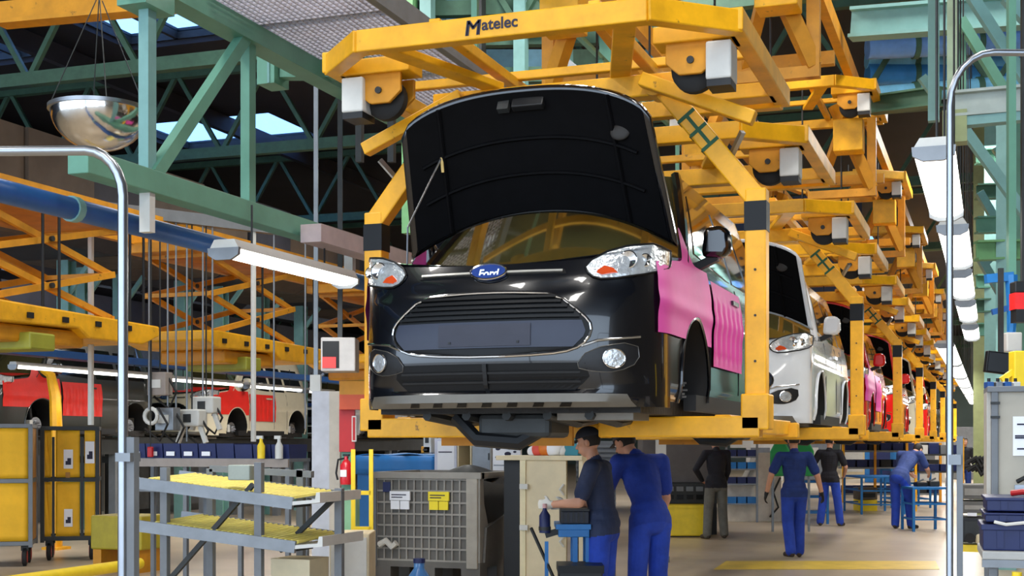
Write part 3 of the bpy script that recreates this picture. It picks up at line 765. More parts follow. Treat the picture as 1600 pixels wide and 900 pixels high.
CAR1 = dup(CAR0, (XC, NY+PITCH, Z0), None, 'white car with open hood hanging behind the black one', None, {'black_car_paint': WHITECAR})
for c in list(CAR1.children):
    if 'cover' in c.name and 'engine' not in c.name: bpy.data.objects.remove(c)
CAR2 = dup(CAR0, (XC, NY+2*PITCH, Z0), None, 'red car with pink fender cover, next behind the white car', None, {'black_car_paint': REDCAR})
CAR3 = dup(CAR1, (XC, NY+3*PITCH, Z0), None, 'red car without fender cover, fourth in the hanging line', None, {'white_car_paint': REDCAR})
for k, (m, nm) in enumerate(((CREAMCAR, 'cream car, fifth in the hanging line'), (REDCAR, 'red car, sixth in the hanging line'), (BLACKCAR, 'small distant black car, seventh in the hanging line'))):
    dup(CAR1, (XC, NY+(4+k)*PITCH, Z0), None, nm, None, {'white_car_paint': m})
# ================================================================== LEFT LINE
LX, LZ = -15.4, 1.55
def left_car(ny, label, body, keepc=True):
    r = dup(CAR0, (LX, ny, LZ), None, label, 'cars on the left line', {'black_car_paint': body, 'pink_cover': REDCOV})
    for c in list(r.children):
        if c.name.split('.')[0] in ('hood', 'prop_rod', 'rod_clip') or (not keepc and 'cover' in c.name and 'engine' not in c.name):
            for g in list(c.children): bpy.data.objects.remove(g)
            bpy.data.objects.remove(c)
    def hd(u, v):
        s = 2*u-1; y = .13+.30*abs(s)**2.2*(1-v)+v*.92; return Vector((s*(.86), y, 1.02+.10*abs(s)**2*(1-v)*.6+.14*v+.03*(1-s*s)))
    MB().grid(hd, 18, 8).build('closed_hood', REDCOV if keepc else body, r, True)
    return r
left_car(16.65, 'dark car body with red fender and door covers at far left', mat('dark_olive_paint', (44, 46, 40), .3, coat=.8))
left_car(22.6, 'cream car body with red front covers, behind the blue bins', CREAMCAR)
left_car(28.6, 'white car body on the left line, furthest behind the display box', WHITECAR, False)
t = T('floor_conveyor', 'dark steel conveyor bed carrying the cars of the left line', 'conveyor', (LX, 14, 0))
for s in (-1, 1): MB().bar((s*.55, 0, 1.55), (s*.55, 24, 1.55), .16, .3).build('bed_beam', DKST, t)
for k in range(9):
    for s in (-1, 1): MB().bar((s*.55, .5+k*2.9, 0), (s*.55, .5+k*2.9, 1.4), .14, .14).build('bed_leg', GREYP, t)
    MB().bar((-.55, .5+k*2.9, 1.3), (.55, .5+k*2.9, 1.3), .1, .12).build('bed_crossbar', DKST, t)
# yellow arm in front of the dark/red car
p = atd(88, 600, 20.2)
t = T('loading_arm', 'bright yellow curved arm standing in front of the red door cover', 'arm', (p.x, p.y, 0))
MB().tube([(0, 0, 0), (0, 0, 1.8), (-.02, 0, 2.3), (-.1, 0, 2.62), (-.25, 0, 2.7)], [.09, .09, .085, .07, .05], 8).build('arm_tube', YEL, t, True)
MB().bx(-.15, .15, -.15, .15, 0, .04).build('base_plate', YEL, t)
# light strips in front of that line
for k, (xa, xb, yy) in enumerate(((20, 250, 585), (262, 375, 603), (385, 468, 610), (478, 520, 615))):
    X = -12.4; a = atX(xa, yy, X); e = atX(xb, yy, X)
    zz = atX((xa+xb)/2, (572+.086*((xa+xb)/2-20)), X).z
    lamp('line_lamp', '%s long white strip lamp above the left car line' % ORD[k], X, a.y, e.y, zz, .14, .07, 'strip lamps of the left line', 30)
tag(MB().bar((-12.4, 12, 2.84), (-12.4, 30, 2.84), .3, .1).build('lamp_beam', BLUED), 'dark blue beam above the strip lamps of the left line', 'beam')
# slim white hanging poles on a tool rail
TA, TB = atd(120, HY, 15.6), atd(500, HY, 17.8)
def onrail(px):
    r = ray(px, HY); dx, dy = TB.x-TA.x, TB.y-TA.y; k_ = (TA.x*dy-TA.y*dx)/(r.x*dy-r.y*dx); return O3+r*k_, k_
tag(MB().bar((TA.x, TA.y, 4.36), (TB.x, TB.y, 4.36), .12, .14).build('tool_rail', GREYP), 'grey tool rail behind the blue pipe from which poles and tools hang', 'rail')
for k, (px, d, y0, y1) in enumerate(((142, 17, 535, 664), (396, 17, 590, 690), (233, 15, 570, 640), (262, 15, 575, 660), (275, 16, 580, 650), (292, 16, 575, 690), (317, 16, 590, 650), (332, 17, 580, 650), (428, 18, 595, 660), (477, 18, 600, 670))):
    p, d = onrail(px); z0 = CAMZ+(HY-y1)*d/FPX
    tag(MB().tube([(p.x, p.y, z0), (p.x, p.y, 4.3)], .035 if k < 2 else .012, 8).build('hanging_pole', OFFW if k < 2 else GREYM, None, True), '%s pale pole from the left, hanging before the left car line' % ('first', 'tenth', 'second', 'third', 'fourth', 'fifth', 'sixth', 'seventh', 'eleventh', 'twelfth')[k], 'pole', 'poles before the left line')
# hanging tools between the cars
for k, (px, py, d) in enumerate(((250, 600, 15), (262, 655, 15), (300, 660, 16), (322, 640, 16.5), (236, 650, 15.5))):
    p, d = onrail(px); p = Vector((p.x, p.y, CAMZ+(HY-py)*d/FPX))
    t = T('hanging_tool', ['grey control box hung highest beside the cars', 'pale grey tool block hung beside the dark wheel arch', 'white tool head with black hose, middle of the hung tools', 'white gripper tool nearest the red fender', 'small chrome ring tool hung leftmost'][k], 'tool', p)
    MB().cyl((0, 0, .1), (0, 0, 4.3-p.z), .01, 6).build('cable', DKST, t)
    if k < 2: MB().bx(-.13, .13, -.08, .08, -.14, .14).build('box', GREYM if k else mat('greige', (150, 140, 132), .6), t, bevel=.01); MB().bx(-.07, .07, -.1, -.08, -.05, .05).build('cover_plate', OFFW, t)
    elif k == 4:
        MB().tube([(.09*math.cos(a), 0, .09*math.sin(a)) for a in [2*PI*i/14 for i in range(15)]], .025, 7).build('ring', OFFW, t, True)
    else:
        MB().bx(-.16, .16, -.1, .1, -.05, .16).build('head', OFFW, t, bevel=.02); MB().bar((-.12, 0, -.05), (-.2, 0, -.25), .05, .05).build('jaw', OFFW, t); MB().bar((.12, 0, -.05), (.2, 0, -.25), .05, .05).build('jaw', OFFW, t)
        MB().bx(-.05, .05, -.12, -.1, 0, .1).build('face', DKST, t)
    MB().tube([(.1, 0, .1), (.22, .02, -.1), (.1, .04, -.3), (-.1, .02, -.15)], .015, 6).build('hose', BLKP, t, True)
# ================================================================== scissor lift carriers of the left line
def scissor(y0, y1, lab):
    L = y1-y0; t = T('scissor_carrier', lab, 'carrier', (-10, y0, 2.85), 0, 'yellow scissor carriers')
    MB().prism([(0, .05), (L*.1, -.03), (L*.55, .0), (L*.6, -.1), (L*.9, -.1), (L, .02), (L, .14), (L*.1, .2), (0, .18)], -.62, .62, 'yz').build('platform', YEL, t, bevel=.02)
    MB().bx(-.5, .5, L*.2, L*.62, -.2, -.02).build('drive_unit', YELD, t, bevel=.03)
    MB().bx(-.3, .64, L*.3, L*.42, -.28, -.1).build('gear_block', mat('olive_gear', (150, 150, 50), .5), t, bevel=.02)
    for k in range(5): MB().bx(.60, .64, L*(.12+.17*k), L*(.12+.17*k)+.09, .04, .1).build('slot', BLKP, t)
    st = 2; H = 1.0/st
    for s in (-1, 1):
        for k in range(st):
            za = .18+H*k; ya, yb_ = L*.1, L*.78
            MB().bar((s*.5, ya, za), (s*.5, yb_, za+H), .05, .07).build('scissor_arm', YELD, t); MB().bar((s*.45, yb_, za), (s*.45, ya, za+H), .05, .07).build('scissor_arm', YELD, t)
            MB().cyl((s*.56, (ya+yb_)/2, za+H/2), (s*.4, (ya+yb_)/2, za+H/2), .03, 8).build('pivot', DKST, t)
    for k in range(st+1): MB().bar((-.5, L*.1, .18+H*k), (.5, L*.1, .18+H*k), .04, .05).build('crossbar', YELD, t); MB().bar((-.5, L*.78, .18+H*k), (.5, L*.78, .18+H*k), .04, .05).build('crossbar', YELD, t)
    MB().bx(-.6, .6, 0, L*.9, 1.2, 1.34).build('top_frame', YELD, t, bevel=.01)
    for s in (.38, .46): MB().cyl((.58, L*s, .1), (.58, L*s, 1.25), .016, 6).build('rod', BLKP, t)
    for s in (.84, .92): MB().cyl((.58, L*s, .1), (.58, L*s, 1.25), .016, 6).build('rod', BLKP, t)
    return t
scissor(10.4, 13.7, 'yellow scissor carrier hanging furthest left, above the red covers')
scissor(14.7, 17.9, 'middle yellow scissor carrier, above the blue bins')
scissor(19.6, 22.4, 'third yellow scissor carrier, left of the display box')
scissor(25.2, 28.0, 'furthest yellow scissor carrier, mostly behind the others')
for s in (-1, 1): tag(MB().bar((-10+s*.5, 8.5, 4.25), (-10+s*.5, 34, 4.25), .1, .16).build('scissor_track', YELD), '%s ochre rail above the scissor carriers' % ('left' if s < 0 else 'right'), 'rail')
# teal columns and blue background panels far left
for k, (px, d) in enumerate(((104, 24), (130, 25), (190, 26), (285, 27), (345, 28), (410, 30), (470, 32))):
    p = atd(px, 500, d)
    t = T('steel_column', '%s teal column from the left, behind the scissor carriers' % ('first', 'second', 'third', 'fourth', 'fifth', 'sixth', 'seventh')[k], 'column', (p.x, p.y, 0), 0, 'teal columns behind the left line')
    MB().bx(-.12, .12, -.12, -.1, 0, 4.85).build('flange', TEALB, t); MB().bx(-.12, .12, .1, .12, 0, 4.85).build('flange', TEALB, t); MB().bx(-.015, .015, -.1, .1, 0, 4.85).build('web', TEAL, t)
    MB().bar((.0, 0, 4.2), (.5, 0, 4.8), .06, .08).build('knee_brace', TEALB, t)
for k, (z, m) in enumerate(((2.9, DUCTD), (3.7, mat('slate_panel', (96, 108, 124), .5, var=.2)), (4.6, DUCTD), (5.4, mat('slate_panel', (96, 108, 124))))):
    t = T('service_duct', 'long %s service duct far behind the left line, %s from the floor' % ('dark' if m is DUCTD else 'slate blue', ('first', 'second', 'third', 'fourth')[k]), 'duct', (-21, 16, z))
    for j in range(6): MB().bx(0, .5, j*4.0, j*4.0+3.9, 0, .6).build('duct_section', m, t)
# far wall clutter behind the left line: pale cabinets under the cars
for k in range(9):
    y = 14+2.1*k; x = -18.5+.2*(k % 3)
    t = T('storage_cabinet', '%s tall grey storage cabinet behind the left car line' % ORD[k], 'cabinet', (x, y, 0), 0, 'cabinets behind the left line')
    MB().bx(-.5, .5, 0, 1.6, 0, 2.2).build('body', [GREYP, OFFW, DKST][k % 3], t); MB().bx(.5, .52, .05, .78, .15, 2.15).build('door', GREYM, t); MB().bx(.5, .52, .82, 1.55, .15, 2.15).build('door', GREYM, t)
# ================================================================== bin shelf with navy bins
BY = 12.2
xa = atY(200, 700, BY).x; xb = atY(452, 700, BY).x
zs = atY(320, 716, BY).z
t = T('bin_shelf', 'long grey steel shelf holding the row of navy bins', 'shelf', (xa, BY, 0))
Wd = xb-xa
MB().bx(0, Wd, 0, .45, zs-.035, zs).build('shelf_board', GREYP, t); MB().bx(0, Wd, -.03, 0, zs-.09, zs-.005).build('front_beam', mat('greige', (150, 140, 132)), t)
MB().bx(0, Wd, 0, .45, zs-.36, zs-.33).build('shelf_board', GREYP, t); MB().bx(.1, Wd, 0, .45, zs-.75, zs-.72).build('shelf_board', GREYM, t)
for x in (.03, Wd*.36, Wd*.7, Wd-.03):
    for y in (.03, .42): MB().bar((x, y, 0), (x, y, zs-.03), .045, .045).build('leg', GREYP, t)
n = 9
for k in range(n):
    w_ = Wd/n; x = xa+w_*(k+.5); hh = .155 if k < 6 else .145
    c = T('storage_bin', '%s navy plastic bin from the left on the bin shelf' % ('first', 'second', 'third', 'fourth', 'fifth', 'sixth', 'seventh', 'eighth', 'ninth')[k], 'bin', (x, BY+.2, zs), 0, 'navy bins on the shelf')
    q = w_*.46
    MB().add([(-q, -.18, 0), (q, -.18, 0), (q, .18, 0), (-q, .18, 0), (-q*1.02, -.2, hh), (q*1.02, -.2, hh), (q*1.02, .2, hh), (-q*1.02, .2, hh), (-q*.92, -.17, hh), (q*.92, -.17, hh), (q*.92, .17, hh), (-q*.92, .17, hh), (-q*.9, -.16, .02), (q*.9, -.16, .02), (q*.9, .16, .02), (-q*.9, .16, .02)],
             [(0, 1, 2, 3), (0, 1, 5, 4), (1, 2, 6, 5), (2, 3, 7, 6), (3, 0, 4, 7), (4, 5, 9, 8), (5, 6, 10, 9), (6, 7, 11, 10), (7, 4, 8, 11), (8, 9, 13, 12), (9, 10, 14, 13), (10, 11, 15, 14), (11, 8, 12, 15), (12, 13, 14, 15)]).build('bin_shell', NAVY, c)
    if k < 5: MB().bx(-q*.6, q*.4, -.205, -.195, .025, .07).build('label_card', PAPER, c)
for k, (px, py, m, l) in enumerate(((408, 702, YELB, 'small yellow spray bottle on the bin shelf edge'), (436, 698, OFFW, 'white spray bottle at the right end of the bin shelf'), (235, 700, REDP, 'small dark red tool hanging at the left bins'))):
    p = atY(px, py, BY-.06); t = T('spray_bottle' if k < 2 else 'hand_tool', l, 'bottle' if k < 2 else 'tool', (p.x, p.y, zs if k < 2 else zs+.06))
    if k < 2:
        MB().lathe([(0, 0), (.04, 0), (.04, .13), (.018, .17), (.016, .21), (0, .21)], (0, 0, 0), 14).build('bottle', m, t, True); MB().bx(-.05, .02, -.012, .012, .2, .235).build('trigger_head', OFFW, t)
    else: MB().bx(-.03, .03, -.02, .02, -.05, .06).build('grip', m, t, bevel=.01); MB().cyl((0, 0, .06), (0, 0, .7), .006, 6).build('cord', DKST, t)
# ================================================================== yellow fabric carts
def fabric_cart(pa, pb, Y, dep, lab, cols, ztop):
    P0 = atd(pa, 750, Y); W = (pb-pa)*Y/FPX*1.02; z0 = .30
    t = T('fabric_cart', lab, 'cart', (P0.x, P0.y, 0), .60, 'yellow covered carts')
    for x in (0, W):
        for y in (0, dep): MB().bar((x, y, z0-.05), (x, y, ztop), .05, .05).build('frame_post', DKST if cols > 1 else GREYP, t)
    for z in (z0, (z0+ztop)/2+.05, ztop):
        for y in (0, dep): MB().bar((0, y, z), (W, y, z), .04, .05).build('frame_rail', DKST if cols > 1 else GREYP, t)
        for x in (0, W): MB().bar((x, 0, z), (x, dep, z), .04, .05).build('frame_rail', DKST if cols > 1 else GREYP, t)
    zm = (z0+ztop)/2+.05
    xs = [0, W*.2, W*.72, W] if cols > 1 else [0, W]
    for x in xs[1:-1]: MB().bar((x, -.015, z0), (x, -.015, ztop-.12), .035, .03).build('front_strut', DKST, t)
    for i in range(len(xs)-1):
        for za, zb_ in ((z0, zm), (zm, ztop-.0)):
            def wob(u, v, a=xs[i]+.03, e=xs[i+1]-.03, za=za, zb_=zb_): return Vector((a+(e-a)*u, .01+.012*math.sin(9*u+7*v)*math.sin(PI*u)*math.sin(PI*v), za+.03+(zb_-za-.06)*v))
            MB().grid(wob, 10, 10).build('fabric_panel', FABY, t, True, solid=.008)
    for x in (0, W):
        for za, zb_ in ((z0, zm), (zm, ztop)): MB().bx(x-.008, x+.008, .03, dep-.03, za+.03, zb_-.03).build('side_panel', CARD, t)
    MB().bx(0, W, 0, dep, z0-.03, z0).build('deck', DKST, t); MB().bx(0, W, 0, dep, ztop, ztop+.015).build('top_panel', CARD, t)
    if cols > 1:
        for (u, z, ww, hh) in ((.47, ztop-.42, .12, .26), (.86, ztop-.33, .12, .3), (.47, z0+.28, .11, .24)):
            l_ = MB().bx(W*u-ww/2, W*u+ww/2, -.012, -.006, z-hh/2, z+hh/2).build('paper_label', PAPER, t)
            MB().bx(W*u-ww*.3, W*u+ww*.3, -.015, -.012, z-hh*.3, z-hh*.1).build('print', INK, l_); MB().bx(W*u-ww*.1, W*u+ww*.3, -.015, -.012, z-hh*.1, z+hh*.05).build('print', INK, l_)
        MB().bx(W*.42, W*.5, -.014, -.008, ztop-.68, ztop-.6).build('printed_arrow', CARD, t)
    for x in (.08, W-.08):
        for y in (.1, dep-.1):
            w2 = MB().lathe([(0, -.03), (.09, -.03), (.12, -.02), (.12, .02), (.09, .03), (0, .03)], (x, y, .12), 18, 'x').build('caster_wheel', RUB, t, True)
            MB().lathe([(0, -.034), (.08, -.034), (.08, .034), (0, .034)], (x, y, .12), 14, 'x').build('hub', REDP, w2, True)
            MB().bx(x-.045, x+.045, y-.03, y+.03, .2, .27).build('fork', DKST, t)
    return t
fabric_cart(66, 147, 18.2, .7, 'yellow fabric covered cart with paper labels, left of the guard post', 3, 1.80)
fabric_cart(-45, 41, 17.2, .75, 'yellow fabric covered cart cut by the left picture edge', 1, 1.82)
# yellow guard rail
t = T('guard_rail', 'low yellow tubular guard rail at the bottom left corner', 'rail', (-8, 8.6, 0))
MB().tube([(0, 0, .40), (0, 2.75, .40)], .055, 12).build('rail_tube', YELB, t, True)
for y in (.3, 2.6): MB().cyl((0, y, 0), (0, y, .4), .05, 12).build('rail_post', YELB, t, True)
p = atd(205, 760, 16.5)
t = T('pallet_bin', 'low olive yellow bin behind the guard post', 'bin', (p.x-.5, p.y, 0))
MB().bx(-.1, .65, 0, .6, .28, .70).build('tub', mat('olive_yellow', (176, 158, 40), .5), t, bevel=.02)
for x in (.0, .55): MB().bx(x-.06, x+.06, 0, .6, 0, .28).build('foot', YELD, t)
# ================================================================== gravity roller rack
RY = 8.5
xa = atY(207, 760, RY).x; xb = atY(512, 760, RY).x; W = xb-xa
t = T('roller_rack', 'grey gravity flow rack with two yellow roller beds', 'rack', (xa, RY, 0))
fx = lambda px: atY(px, 760, RY).x-xa
X1, X2, X3 = fx(258), fx(405), fx(500)
for x, y, zt2 in ((X1, 0, 1.42), (X2, 0, 1.46), (X1, .62, 1.40), (X2, .62, 1.40), (X3, .3, 1.27)):
    MB().bar((x, y, 0), (x, y, zt2), .06, .05).build('upright', GREYP, t, bevel=.004)
MB().bar((X1, .62, 1.40), (X2+.1, .62, 1.36), .05, .05).build('top_rail', GREYP, t)
MB().bar((X1, 0, .55), (X2-.05, 0, 1.30), .03, .035).build('diagonal_brace', DKST, t); MB().bar((X2, .3, .8), (X3+.02, .3, 1.25), .03, .035).build('diagonal_brace', DKST, t)
MB().bar((X1+.25, .3, .2), (X3, .3, .2), .05, .05).build('low_rail', DKST, t)
for lv, (zl2, zr2, e0, e1) in enumerate(((1.34, 1.20, 0, fx(462)), (1.02, .89, .02, fx(466)))):
    zf = lambda x: zl2+(zr2-zl2)*(x-e0)/(e1-e0)
    for y, dz in ((-.04, -.02), (.62, .01)): MB().bar((e0, y, zf(e0)+dz-.01), (e1, y, zf(e1)+dz-.01), .025, .085).build('bed_rail', GREYM, t)
    MB().bar((e0, .1, zf(e0)-.05), (e1, .1, zf(e1)-.05), .25, .02).build('bed_pan', DKST, t)
    nr = 26
    for k in range(nr):
        x = e0+.16+(e1-e0-.2)*k/(nr-1) if lv == 0 else e0+.2+(e1-e0-.2)*k/(nr-1)
        MB().cyl((x, -.02, zf(x)+.005), (x, .6, zf(x)+.03), .0135, 8).build('roller', mat('roller_yellow', (226, 212, 110), .5), t, True)
    # end tray
    MB().prism([(e1-.16, zf(e1)-.06), (e1+.22, zf(e1)-.02), (e1+.22, zf(e1)+.05), (e1+.19, zf(e1)+.05), (e1+.18, zf(e1)+.0), (e1-.16, zf(e1)-.03)], -.05, .6, 'xz').build('end_tray', OFFW, t)
    MB().bx(e0-.02, e0+.14, -.05, .6, zf(e0)-.06, zf(e0)-.04).build('head_plate', mat('pale_blue_grey', (164, 172, 196), .5), t)
MB().bx(fx(358), fx(392), -.02, .12, 1.33, 1.44).build('control_box', mat('sage', (152, 160, 150), .5), t, bevel=.008)
MB().bx(X2-.02, X2+.3, .2, .5, .1, .75).build('side_cabinet', BEIGE, t)
# ================================================================== column, display box, fire point
p0 = atd(487, 700, 13); 
t = T('column_casing', 'tall white and grey column casing left of the red fire point', 'column', (p0.x, p0.y, 0), YAW)
MB().bx(0, .27, 0, .3, .0, 2.10).build('casing', mat('lilac_grey', (196, 198, 206), .5), t, bevel=.006); MB().bx(.17, .272, -.004, .3, .0, 2.10).build('side_strip', mat('warm_grey', (196, 186, 170), .5), t)
MB().bx(-.02, .08, .02, .12, 2.1, 2.26).build('top_block', OFFW, t); MB().bar((.03, .08, 2.2), (.03, .08, 5.2), .04, .04).build('riser', GREYM, t)
p0 = atd(501, 580, 11.5); k = 11.5/FPX
t = T('display_box', 'grey hanging display box with black screen and red block', 'display', p0, YAW)
MB().bx(0, 54*k, 0, .3, 0, 53*k).build('housing', mat('box_grey', (168, 166, 164), .5), t, bevel=.01); MB().bx(3*k, 29*k, -.006, 0, 5*k, 47*k).build('screen', BLKS, t); MB().bx(3*k, 24*k, -.012, -.006, 5*k, 22*k).build('red_block', mat('red_lit', (236, 40, 36), .4, emit=.5), t)
MB().bar((27*k, .15, 53*k), (27*k, .15, 3.2), .04, .04).build('hanger', DKST, t)
p0 = atd(530, 690, 12); k = 12/FPX
t = T('fire_point', 'red fire point panel with orange box on top, beside the white column', 'fire point', (p0.x, p0.y, 0), YAW)
zz = lambda y: CAMZ+(HY-y)*k
MB().bx(0, 24*k, 0, .06, zz(706), zz(636)).build('red_panel', REDP, t); ob = MB().bx(2*k, 44*k, -.08, .14, zz(640), zz(617)).build('orange_box', mat('orange_red', (200, 80, 40), .5), t); MB().bx(2*k, 44*k, -.08, .14, zz(617), zz(596)).build('amber_box', YELD, t)
MB().bx(20*k, 27*k, -.02, .02, zz(690), zz(650)).build('frame', OFFW, t); MB().bx(21.5*k, 25.5*k, -.024, -.02, zz(688), zz(652)).build('red_insert', REDP, t)
MB().bar((12*k, .05, 0), (12*k, .05, zz(700)), .1, .05).build('stand', TEAL, t); MB().bx(-2*k, 26*k, 0, .3, 0, zz(775)).build('green_locker', mat('mint', (140, 190, 150), .5), t)
p0 = atd(541, 757, 11.93)
t = T('fire_extinguisher', 'red fire extinguisher hanging under the red fire point panel', 'extinguisher', p0)
MB().lathe([(0, 0), (.05, 0), (.055, .02), (.055, .17), (.03, .21), (.018, .22), (.018, .25), (0, .25)], (0, 0, 0), 18).build('cylinder', mat('extinguisher_red', (206, 30, 44), .3, coat=.6), t, True)
MB().bx(-.03, .03, -.012, .012, .25, .27).build('handle', BLKP, t); MB().tube([(.02, 0, .24), (-.08, 0, .22), (-.1, 0, .1), (-.085, 0, .04)], .01, 6).build('hose', BLKP, t, True); MB().bx(-.03, .03, -.058, -.05, .07, .13).build('label_card', PAPER, t)
p0 = atd(574, 640, 11)
t = T('signal_lamp', 'thin red signal lamp hanging in front of the black bumper corner', 'lamp', p0)
MB().cyl((0, 0, 0), (0, 0, .13), .016, 10).build('lamp_body', mat('lamp_red', (196, 26, 50), .3), t, True); MB().cyl((0, 0, .13), (0, 0, 1.0), .005, 6).build('cable', OFFW, t)
k = 11.4/FPX; p0 = atd(552, 830, 11.4)
t = T('ladder_stand', 'narrow yellow steel frame between the fire point and the grey container', 'frame', (p0.x, p0.y, 0), YAW)
for x in (0, 28*k): MB().bar((x, 0, 0), (x, 0, CAMZ+(HY-702)*k), .035, .035).build('upright', YELB, t)
for y in (770, 826): MB().bar((0, 0, CAMZ+(HY-y)*k), (28*k, 0, CAMZ+(HY-y)*k), .035, .035).build('rung', YELB, t)
p0 = atd(515, 834, 10.6); k = 10.6/FPX
t = T('beige_cabinet', 'low beige cabinet at the bottom edge beside the roller rack', 'cabinet', (p0.x, p0.y, 0), YAW)
MB().bx(0, 62*k, 0, .5, 0, CAMZ+(HY-834)*k).build('body', BEIGE, t, bevel=.01); MB().bx(.01, 58*k, -.015, 0, .03, CAMZ+(HY-840)*k).build('door', OFFW, t); MB().bx(54*k, 56*k, -.03, -.015, .4, .55).build('handle', DKST, t)
# ================================================================== CENTRE FLOOR: container, benches, cabinets
CY = 12.3
x0 = atY(582, 750, CY).x; x1 = atY(750, 750, CY).x; W = x1-x0; D = 1.15; H = atY(660, 738, CY).z
t = T('bulk_container', 'grey plastic bulk container with ribbed front and two cards', 'container', (x0, CY, 0))
MB().bx(.03, W-.03, .02, .05, .42, H-.05).build('front_wall', GREYCD, t)
z = .42; nh = 7
for k in range(nh+1): MB().bx(.02, W-.02, 0, .05, .42+(H-.5)*k/nh, .42+(H-.5)*k/nh+.018).build('rib', GREYC, t)
for k in range(14): MB().bx(.04+(W-.1)*k/13, .04+(W-.1)*k/13+.015, .002, .05, .42, H-.05).build('rib', GREYC, t)
MB().bx(-.02, .05, -.02, .06, .36, H).build('corner_post', GREYM, t); MB().bx(W-.14, W-.02, -.025, .04, .36, H).build('corner_post', mat('pale_container', (164, 158, 146), .6), t, bevel=.01)
MB().bx(-.02, W+.02, -.03, .07, H-.06, H).build('rim', GREYC, t); MB().bx(-.02, .04, 0, D, H-.06, H).build('rim', GREYC, t); MB().bx(W-.04, W+.02, 0, D, H-.06, H).build('rim', GREYC, t); MB().bx(-.02, W+.02, D-.06, D, H-.06, H).build('rim', GREYC, t)
MB().bx(0, .04, 0, D, .42, H-.05).build('side_wall', GREYCD, t); MB().bx(0, W, D-.04, D, .42, H-.05).build('back_wall', GREYCD, t)
# right side with lowered flap
MB().prism([(0, .42), (D, .42), (D, H-.06), (D*.93, H-.06), (D*.88, 1.0), (D*.62, .82), (D*.2, .78), (D*.1, 1.0), (D*.08, H-.06), (0, H-.06)], W-.04, W, 'yz').build('side_wall', GREYC, t)
MB().prism([(D*.05, .42), (D*.92, .42), (D*.95, .80), (D*.55, .86), (D*.1, .76)], W+.005, W+.03, 'yz').build('lowered_flap', GREYCD, t)
MB().bx(.0, W, 0, D, .36, .42).build('deck', GREYCD, t)
for x in (0, W/2-.1, W-.2):
    for y in (0, D/2-.1, D-.2): MB().bx(x, x+.2, y, y+.2, .0, .36).build('foot', GREYCD, t)
for u, m in ((.27, PAPER), (.63, PAPERY)):
    zc = atY(660, 782, CY).z
    cdd = MB().bx(W*u-.11, W*u+.11, -.03, -.004, zc+.0, zc+.09).build('card', m, t); MB().bx(W*u-.1, W*u-.005, -.028, -.004, zc-.09, zc-.005).build('card', m, t); MB().bx(W*u+.005, W*u+.1, -.028, -.004, zc-.09, zc-.005).build('card', m, t)
    MB().bx(W*u-.09, W*u+.07, -.033, -.03, zc+.05, zc+.06).build('print', INK, cdd); MB().bx(W*u-.09, W*u+.03, -.033, -.03, zc+.025, zc+.035).build('print', INK, cdd)
MB().bx(.12, .2, -.01, 0, H-.2, H-.1).build('blue_tag', NAVY, t)
# black cloth heap in container
def heap(u, v):
    a = 2*PI*u; r = .42*v; return Vector((W*.72+r*math.cos(a)*1.0, D*.45+r*math.sin(a), H-.1+.17*(1-v**1.5)+.02*math.sin(5*a)*v))
tag(MB().grid(heap, 24, 8).build('black_cloth', BLKP, None, True), 'rumpled black cloth lying in the top of the grey bulk container', 'cloth'); bpy.data.objects['black_cloth'].location = (x0, CY, 0)
# items on the floor under the container front
p = atY(605, 876, CY-.03)
tag(MB().tube([(p.x-.08, p.y, .58), (p.x, p.y-.03, .62), (p.x+.05, p.y, .56), (p.x+.1, p.y, .60)], .035, 8).build('cleaning_rag', GLOVE, None, True), 'white rag hung at the lower left of the container front', 'rag')
p = atd(655, 892, 12.1); t = T('water_bottle', 'blue capped bottle standing before the container foot', 'bottle', (p.x, p.y, 0))
MB().lathe([(0, 0), (.1, 0), (.1, .40), (.05, .47), (.05, .52), (0, .52)], (0, 0, 0), 16).build('bottle', mat('blue_bottle', (70, 120, 176), .2, coat=.5), t, True); MB().cyl((0, 0, .52), (0, 0, .56), .055, 12).build('lid', NAVY, t)
# blue covered bench behind the container
BYY = 14.4
x0 = atY(556, 730, BYY).x; x1 = atY(680, 730, BYY).x
t = T('covered_bench', 'workbench under a bright blue cover behind the grey container', 'bench', (x0, BYY, 0)); W2 = x1-x0; zt2 = atY(600, 712, BYY).z
def bc(u, v): return Vector((W2*u, -.02+.7*v, zt2+.012*math.sin(11*u)*math.cos(5*v)+.02*math.sin(PI*u)))
MB().grid(bc, 20, 6).build('cover_top', BLUE, t, True, solid=.01)
MB().grid(lambda u, v: Vector((W2*u, -.03-.015*math.sin(17*u), zt2-.22*v)), 20, 3).build('cover_front', BLUE, t, True, solid=.01)
MB().bx(.02, W2-.02, 0, .65, .5, zt2-.05).build('body', BLUE, t)
for x in (.05, W2-.05):
    for y in (.05, .6): MB().bar((x, y, 0), (x, y, .55), .05, .05).build('leg', YELB, t)
ITEMS = [(610, 668, 14.9, .10, .34, OFFW, 'slim white instrument case', 'case'), (640, 690, 14.8, .09, .2, OFFW, 'white plastic canister', 'canister'), (655, 695, 14.7, .10, .14, WHITEP, 'short white tub', 'tub'), (665, 700, 14.8, .07, .12, NAVY, 'navy pot', 'pot'), (594, 700, 14.7, .12, .08, YELD, 'ochre tray', 'tray'), (628, 695, 14.9, .05, .2, GREYM, 'grey metal can', 'can')]
